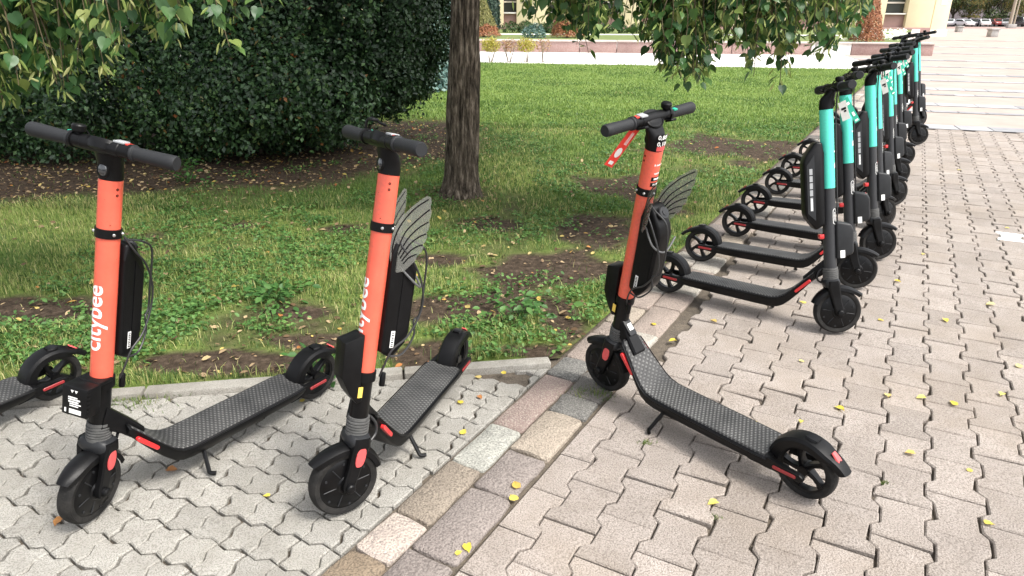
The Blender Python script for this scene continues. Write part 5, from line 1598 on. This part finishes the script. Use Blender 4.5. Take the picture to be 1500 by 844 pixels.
# pylon at the corner
pyl = empty('pylon', (20.9, 37.6, 0), 'tall cream corner pylon of the building at the edge of the plaza', 'pillar')
for nm, c, s, m in (('shaft', (0, 0, 3.6), (1.15, 1.15, 7.2), M_cream), ('foot', (0, 0, .14), (1.24, 1.24, .30), M_pale)):
    bm = bmesh.new(); add_box(bm, c, s, .02); link(nm, finish(bm, nm), m, pyl)
bm = bmesh.new(); add_box(bm, (0, 0, 1.95), (.42, 1.19, 1.0), .02)
link('wall_plate', finish(bm, 'wall_plate'), M_pale, pyl); pyl.rotation_euler = (0, 0, R(24))

# --- clipped cones, shrubs and conifers on the raised bed
def cone_plant(name, label, c, r, h, material, n, s0, s1, seed, grp=None, skirt=None, cat='topiary', pw=1.0, trunk_h=.15):
    r_ = np.random.default_rng(seed)
    root = empty(name, c, label, cat, grp)
    t_ = 1 - np.sqrt(r_.random(n)); a = r_.random(n) * 2 * np.pi
    rr = r * (1 - t_ ** pw) * (1 - .22 * np.abs(r_.normal(0, .5, n))) * (1 + .16 * (fbm(a * 2.5, t_ * 7, seed) - .5) * 2)
    pos = np.stack([np.cos(a) * rr, np.sin(a) * rr, .04 + t_ * h], 1)
    nr = np.stack([np.cos(a), np.sin(a), np.full(n, .5)], 1) + r_.normal(0, .35, (n, 3))
    up = r_.normal(0, .6, (n, 3)) + np.array([0, 0, .7])
    ti = r_.random(n) * .999
    sz = s0 + (s1 - s0) * r_.random(n)
    if skirt is not None:
        k = t_ < .16 + .16 * (fbm(a * 2, a * 0, seed + 9))
        V, F, T = leaf_cloud(pos[k], nr[k], up[k], sz[k], DIAMOND, ti[k]); tag(link('foliage_skirt', np_mesh('foliage_skirt', V, F, T), skirt, root), 'rusty brown lower skirt', kind='stuff')
        pos, nr, up, sz, ti = pos[~k], nr[~k], up[~k], sz[~k], ti[~k]
    V, F, T = leaf_cloud(pos, nr, up, sz, DIAMOND, ti)
    tag(link('foliage', np_mesh('foliage', V, F, T), material, root), kind='stuff')
    bm = bmesh.new(); add_tube(bm, [(0, 0, -.05), (0, 0, h * .45), (0, 0, h * .9)], [.05, .03, .01], 8); link('trunk', finish(bm, 'trunk'), M_bark, root)
    return root
M_olive = leaf_mat('olive_cone_leaf', [(0, (.09, .10, .03)), (.5, (.17, .17, .05)), (1, (.27, .24, .08))], .6, .2)
M_rust = leaf_mat('rusty_leaf', [(0, (.20, .07, .035)), (.5, (.33, .13, .06)), (1, (.44, .2, .09))], .6, .2)
M_bluec = leaf_mat('blue_conifer_needle', [(0, (.04, .09, .08)), (.5, (.09, .17, .15)), (1, (.2, .3, .26))], .6, .2)
M_darkc = leaf_mat('dark_conifer_needle', [(0, (.012, .03, .022)), (.6, (.025, .055, .038)), (1, (.05, .09, .055))], .6, .15)
M_low = leaf_mat('box_leaf', [(0, (.025, .06, .02)), (.5, (.05, .10, .03)), (1, (.1, .16, .05))], .55, .2)
cone_plant('clipped_cone', 'olive clipped cone with rusty foot beside the tree trunk', (-1.05, 26.9, .33), .64, 1.42, M_olive, 5000, .04, .07, 1, 'clipped cones on the raised bed', M_rust)
cone_plant('clipped_cone', 'tall olive clipped cone with rusty foot, half hidden by hanging leaves', (1.95, 26.6, .33), .62, 2.3, M_olive, 6500, .04, .07, 2, 'clipped cones on the raised bed', M_rust)
cone_plant('clipped_cone', 'rusty brown clipped cone near the pylon', (11.3, 23.75, .33), .52, 2.0, M_rust, 6500, .04, .07, 3, 'clipped cones on the raised bed')
cone_plant('clipped_cone', 'rounded dark clipped cone behind the hanging boughs', (6.2, 25.6, .33), .6, 1.5, M_low, 4500, .04, .07, 14, 'clipped cones on the raised bed')
cone_plant('conifer', 'dark columnar conifer standing against the cream wall', (-.98, 33.6, .33), .42, 6.2, M_darkc, 9000, .08, .14, 4, None, None, 'tree', 2.2)
cone_plant('spruce', 'pale blue green conifer rising behind the dark bush', (-1.75, 13.4, 0), 1.05, 4.2, M_bluec, 16000, .07, .13, 5, None, None, 'tree', 1.4)
cone_plant('spruce', 'dark green conifer behind the hedge', (-4.2, 12.5, 0), 1.4, 5.2, M_darkc, 15000, .08, .15, 15, None, None, 'tree', 1.4)
for k, (x, y, r, m, lab, g) in enumerate([(-.1 + k * .58, 31.3 - k * .05, .30, M_low, 'low round green shrub in the row along the cream building', 'row of low shrubs by the building') for k in range(15)] + [(.72, 26.2, .36, M_bluec, 'spreading blue juniper on the raised bed', None), (8.0, 25.4, .4, M_low, 'low green shrub on the raised bed behind the hanging leaves', None)]):
    r0 = random.Random(k)
    shrub('low_shrub', lab, (x, y, .33), [(x + r0.gauss(0, .06), y, .33 + r * .55, r * 1.15, r, r * .72), (x + r0.uniform(-.2, .2), y, .33 + r * .8, r * .7, r * .7, r * .45)], 1500, .05, .09, m, 300 + k, [(x, y, x + .05, y, .33 + r)], M_bark, g, zmin=.30)
for o in [q for q in bpy.data.objects if q.name.startswith('low_shrub')]:
    pass
# thin yellow shrubs at the far edge of the lawn
M_yel = leaf_mat('golden_leaf', [(0, (.30, .27, .04)), (.5, (.46, .42, .07)), (.85, (.55, .52, .14)), (1, (.40, .16, .06))], .55, .3)
M_dry = leaf_mat('dry_leaf', [(0, (.24, .10, .06)), (.5, (.36, .22, .12)), (1, (.5, .40, .2))], .6, .25)
for k, (px, m, n, lab) in enumerate(((719, M_yel, 900, 'golden yellow thin shrub at the lawn edge beside the trunk'), (746, M_dry, 320, 'sparse reddish dry shrub between two golden ones'), (771, M_yel, 700, 'golden shrub with some red leaves at the far lawn edge'), (794, M_dry, 190, 'almost bare dry shrub at the far lawn edge'))):
    x, y = ground_at(px, 90.5)
    y -= .1
    r_ = np.random.default_rng(400 + k); root = empty('thin_shrub', (x, y, 0), lab, 'shrub', 'thin shrubs at the far lawn edge')
    d = r_.normal(size=(n, 3)); d /= np.linalg.norm(d, axis=1, keepdims=True); rad = r_.random(n) ** .45
    pos = np.array([0, 0, .43]) + d * rad[:, None] * np.array([.27, .25, .20])
    V, F, T = leaf_cloud(pos, r_.normal(0, 1, (n, 3)), r_.normal(0, 1, (n, 3)), .03 + .03 * r_.random(n), OVAL, r_.random(n) * .999)
    tag(link('foliage', np_mesh('foliage', V, F, T), m, root), kind='stuff')
    for q in range(6):
        a = r_.uniform(0, 6.28); bm = bmesh.new()
        add_tube(bm, smooth_path([(.03 * math.cos(a), .03 * math.sin(a), -.02), (.10 * math.cos(a), .06 * math.sin(a), .2), (.22 * math.cos(a), .2 * math.sin(a), .52)], 3), [.012, .010, .009, .008, .006, .005, .004], 5)
        link('stem', finish(bm, 'stem'), mat('grey_twig', (.22, .19, .16), .9), root)
# white flowers at the pylon end of the bed
n = 900; r_ = np.random.default_rng(77)
y = 24.6 + 7.0 * r_.random(n); x = 12.25 + (y - 22.65) * .543 - .35 - 2.2 * r_.random(n)
V, F, T = leaf_cloud(np.stack([x, y, .36 + .16 * r_.random(n)], 1), np.stack([r_.normal(0, .5, n), r_.normal(0, .5, n) - .6, np.ones(n)], 1), r_.normal(0, 1, (n, 3)), .08 + .05 * r_.random(n), OVAL, r_.random(n) * .999)
tag(link('flower_bed', np_mesh('flower_bed', V, F, T), leaf_mat('white_flower', [(0, (.75, .74, .66)), (.7, (.8, .78, .7)), (.8, (.2, .3, .1)), (1, (.12, .2, .06))], .6, .2)), 'bed of small white flowers near the pylon', 'flowers', kind='stuff')

# --- plaza far side: bins, mast, street, cars, trees
M_bin = mat('bin_concrete', (.36, .35, .34), .85, var=.2, vscale=6)
for px, py, s, lab in ((1453, 54, .42, 'square grey concrete bin with lid, nearer to the scooter row'), (1404, 47, .36, 'smaller looking grey concrete bin in front of the parked cars')):
    x, y = ground_at(px, py)
    root = empty('concrete_bin', (x, y, 0), lab, 'bin', 'concrete bins on the plaza')
    for nm, c, sz in (('body', (0, 0, s * .38), (s * .86, s * .86, s * .76)), ('lid', (0, 0, s * .84), (s * 1.05, s * 1.05, s * .16)), ('foot', (0, 0, .02), (s * .7, s * .7, .05))):
        bm = bmesh.new(); add_box(bm, c, sz, .015); link(nm, finish(bm, nm), M_bin if nm != 'foot' else M_black, root)
bm = bmesh.new()
V = [(20, 50.4, -.006), (140, 50.4, -.006), (240, 152, -2.5), (20, 152, -2.5), (20, 420, -2.6), (420, 420, -2.6), (420, 152, -2.5)]
bm.faces.new([bm.verts.new(v) for v in (V[0], V[1], V[2], V[3])])
tag(link('sloping_street', finish(bm, 'sloping_street', 0), mat('red_brown_paving', (.30, .20, .17), .9, var=.2, vscale=.3, coord='World')), kind='structure')
sheet('far_road', [(10, 151.5), (420, 151.5), (420, 420), (10, 420)], -2.52, mat('asphalt', (.06, .06, .062), .9, var=.2, vscale=.4, coord='World'))
x, y = ground_at(1478, 41)
ms_ = empty('mast', (x, y, 0), 'slim grey brown mast at the far edge of the plaza', 'mast')
bm = bmesh.new(); add_tube(bm, [(0, 0, 0), (0, 0, 2.5), (0, 0, 9)], [.11, .095, .06], 12); link('pole', finish(bm, 'pole'), mat('mast_paint', (.36, .31, .24), .7), ms_)
bm = bmesh.new(); add_tube(bm, [(.28, 0, 0), (.28, 0, 2.5), (.28, 0, 7)], [.05, .045, .03], 10); link('pole', finish(bm, 'pole'), mat('mast_paint', (.36, .31, .24), .7), ms_)
bm = bmesh.new(); add_box(bm, (.12, 0, .12), (.6, .3, .26), .03); link('base', finish(bm, 'base'), M_bin, ms_)

def car(px, Y, colr, name_c, yaw, lab, van=False):
    x = (px - 750) / FPX * (Y * math.cos(PITCH) + 3.5 * math.sin(PITCH))
    z = -2.48 if Y > 151 else -2.5 * (Y - 50.4) / 101.6
    root = empty('parked_car', (x, Y, z), lab, 'van' if van else 'car', 'vehicles parked beyond the plaza'); root.rotation_euler = (0, 0, R(yaw))
    paint = mat('car_paint_' + name_c, colr, .3, coat=.6)
    H = 1.9 if van else 1.45
    prof = [(-2.05, .35), (-2.1, .75), (-1.95, .92), (-1.15, .98), (-.45, H), (1.2, H), (1.85, 1.0), (2.1, .9), (2.1, .35)] if not van else [(-2.2, .35), (-2.25, .9), (-1.7, 1.1), (-1.2, H), (2.2, H), (2.25, .35)]
    bm = bmesh.new(); add_prism(bm, prof, -.86, .86, XZ, .09, 2); link('body', finish(bm, 'body'), paint, root)
    for s in (1, -1):
        bm = bmesh.new(); add_prism(bm, [(-.95, 1.0), (-.42, H - .12), (1.12, H - .12), (1.55, 1.02)], s * .866 - .012, s * .866 + .012, XZ); link('side_window', finish(bm, 'side_window'), M_glass, root)
        for xx in (-1.3, 1.3):
            bm = bmesh.new(); add_lathe(bm, [(0, -.1), (.22, -.1), (.31, -.08), (.31, .08), (.22, .1), (0, .1)], 18, Matrix.Translation((xx, s * .80, .31)) @ AXY); link('wheel', finish(bm, 'wheel'), M_rubber, root)
        bm = bmesh.new(); add_box(bm, (-2.06, s * .6, .76), (.12, .3, .14), .03); link('headlight', finish(bm, 'headlight'), M_white, root)
    for xa, xb, nm in ((-1.13, -.5, 'windscreen'), (1.84, 1.25, 'rear_window')):
        bm = bmesh.new(); d = Vector((xb - xa, 0, H - 1.0)).normalized(); nrm = Vector((-d.z, 0, d.x)) if xa < 0 else Vector((d.z, 0, -d.x))
        q = [Vector((xa, -.72, 1.02)), Vector((xa, .72, 1.02)), Vector((xb, .66, H - .06)), Vector((xb, -.66, H - .06))]
        loft(bm, [[p + nrm * .0 for p in q], [p + nrm * .03 for p in q]]); link(nm, finish(bm, nm), M_glass, root)
    return root
for px, Y, c_, nm, yw, lab, vn in ((1376, 152, (.18, .22, .27), 'slate', 62, 'slate blue parked car beside the pylon', False), (1389, 153, (.75, .76, .78), 'white', 60, 'white car parked right after the slate blue one', False), (1411, 149, (.72, .74, .76), 'offwhite', 95, 'off-white car facing the plaza in front of the trees', False), (1425, 154, (.10, .10, .12), 'dark', 55, 'dark car parked between two white cars', False),
        (1440, 152, (.78, .78, .78), 'bright', 70, 'bright white hatchback parked under the trees', False), (1459, 155, (.45, .10, .09), 'red', 75, 'dull red car parked under the trees', False), (1472, 154, (.38, .38, .39), 'silver', 62, 'silver car parked behind the mast', False), (1497, 148, (.06, .065, .08), 'navy', 85, 'dark van parked at the right of the mast', True)):
    car(px, Y, c_, nm, yw, lab, vn)

def far_tree(name, label, x, y, z, h, rad, material, seed, zc=.55):
    r_ = np.random.default_rng(seed); root = empty(name, (x, y, z), label, 'tree', 'trees beyond the plaza')
    bm = bmesh.new(); add_tube(bm, smooth_path([(0, 0, -.1), (.1, 0, h * .2), (-.1, .1, h * .45), (.1, 0, h * .8)], 3), [.30 - .028 * k for k in range(10)], 9); link('trunk', finish(bm, 'trunk'), M_trunk, root)
    for q in range(4):
        a = q * 1.6 + .4; bm = bmesh.new(); add_tube(bm, [(0, 0, h * .2), (math.cos(a) * rad * .4, math.sin(a) * rad * .4, h * .42), (math.cos(a) * rad * .75, math.sin(a) * rad * .75, h * .6)], [.14, .09, .03], 7); link('limb', finish(bm, 'limb'), M_trunk, root)
    lobes = [(r_.normal(0, rad * .45), r_.normal(0, rad * .45), h * zc + r_.normal(0, h * .16), rad * r_.uniform(.35, .6), rad * r_.uniform(.35, .6), h * r_.uniform(.1, .2)) for _ in range(16)]
    pos, nr = blob_surface(9000, r_, lobes, .25)
    pos[:, 2] = np.maximum(pos[:, 2], h * .17)
    m_ = len(pos)
    V, F, T = leaf_cloud(pos, nr * rad + r_.normal(0, .6, (m_, 3)) + np.array([0, 0, .3]), r_.normal(0, 1, (m_, 3)), .22 + .2 * r_.random(m_), DIAMOND, np.clip(.55 * r_.random(m_) + .45 * fbm(pos[:, 0] * .6, pos[:, 2] * .6, seed), 0, .999))
    tag(link('crown', np_mesh('crown', V, F, T), material, root), kind='stuff')
M_far1 = leaf_mat('far_tree_leaf', [(0, (.03, .05, .018)), (.45, (.08, .11, .03)), (.75, (.15, .15, .05)), (1, (.30, .20, .06))], .6, .2)
M_far2 = leaf_mat('far_tree_leaf_green', [(0, (.03, .06, .02)), (.6, (.07, .12, .035)), (1, (.14, .18, .06))], .6, .2)
for k, (px, Y, h, rad, m, lab) in enumerate(((1370, 165, 9, 4.2, M_far2, 'green tree beside the pylon beyond the parked cars'), (1392, 160, 10, 4.4, M_far2, 'green tree behind the white car beyond the plaza'), (1416, 158, 11, 4.6, M_far1, 'tree with yellowing crown behind the off-white car'), (1443, 161, 10, 4.6, M_far2, 'broad green tree behind the bright white hatchback'), (1465, 158, 11, 4.5, M_far1, 'yellow green tree behind the dull red car'), (1490, 164, 10, 4.3, M_far2, 'green tree behind the dark van'), (1525, 160, 10, 4.5, M_far1, 'yellowing tree at the far right end of the street'))):
    far_tree('street_tree', lab, (px - 750) / FPX * (Y * .927 + 1.4), Y, -2.5, h, rad, m, 600 + k)
fb = empty('far_house', (150, 205, -2.5), 'mauve grey building far behind the street trees', 'building')
for nm, c, s, m in (('wall', (0, 0, 5), (70, 10, 10), mat('mauve_render', (.30, .25, .26), .9, var=.15, vscale=.2)), ('roof', (0, 0, 10.4), (71, 11, .8), mat('roof_sheet', (.16, .13, .13), .8))):
    bm = bmesh.new(); add_box(bm, c, s, .05); link(nm, finish(bm, nm), m, fb)
for q in range(18):
    bm = bmesh.new(); add_box(bm, (-32 + q * 3.7, -5.0, 4.2), (1.6, .15, 2.0)); link('window', finish(bm, 'window'), M_glass, fb)
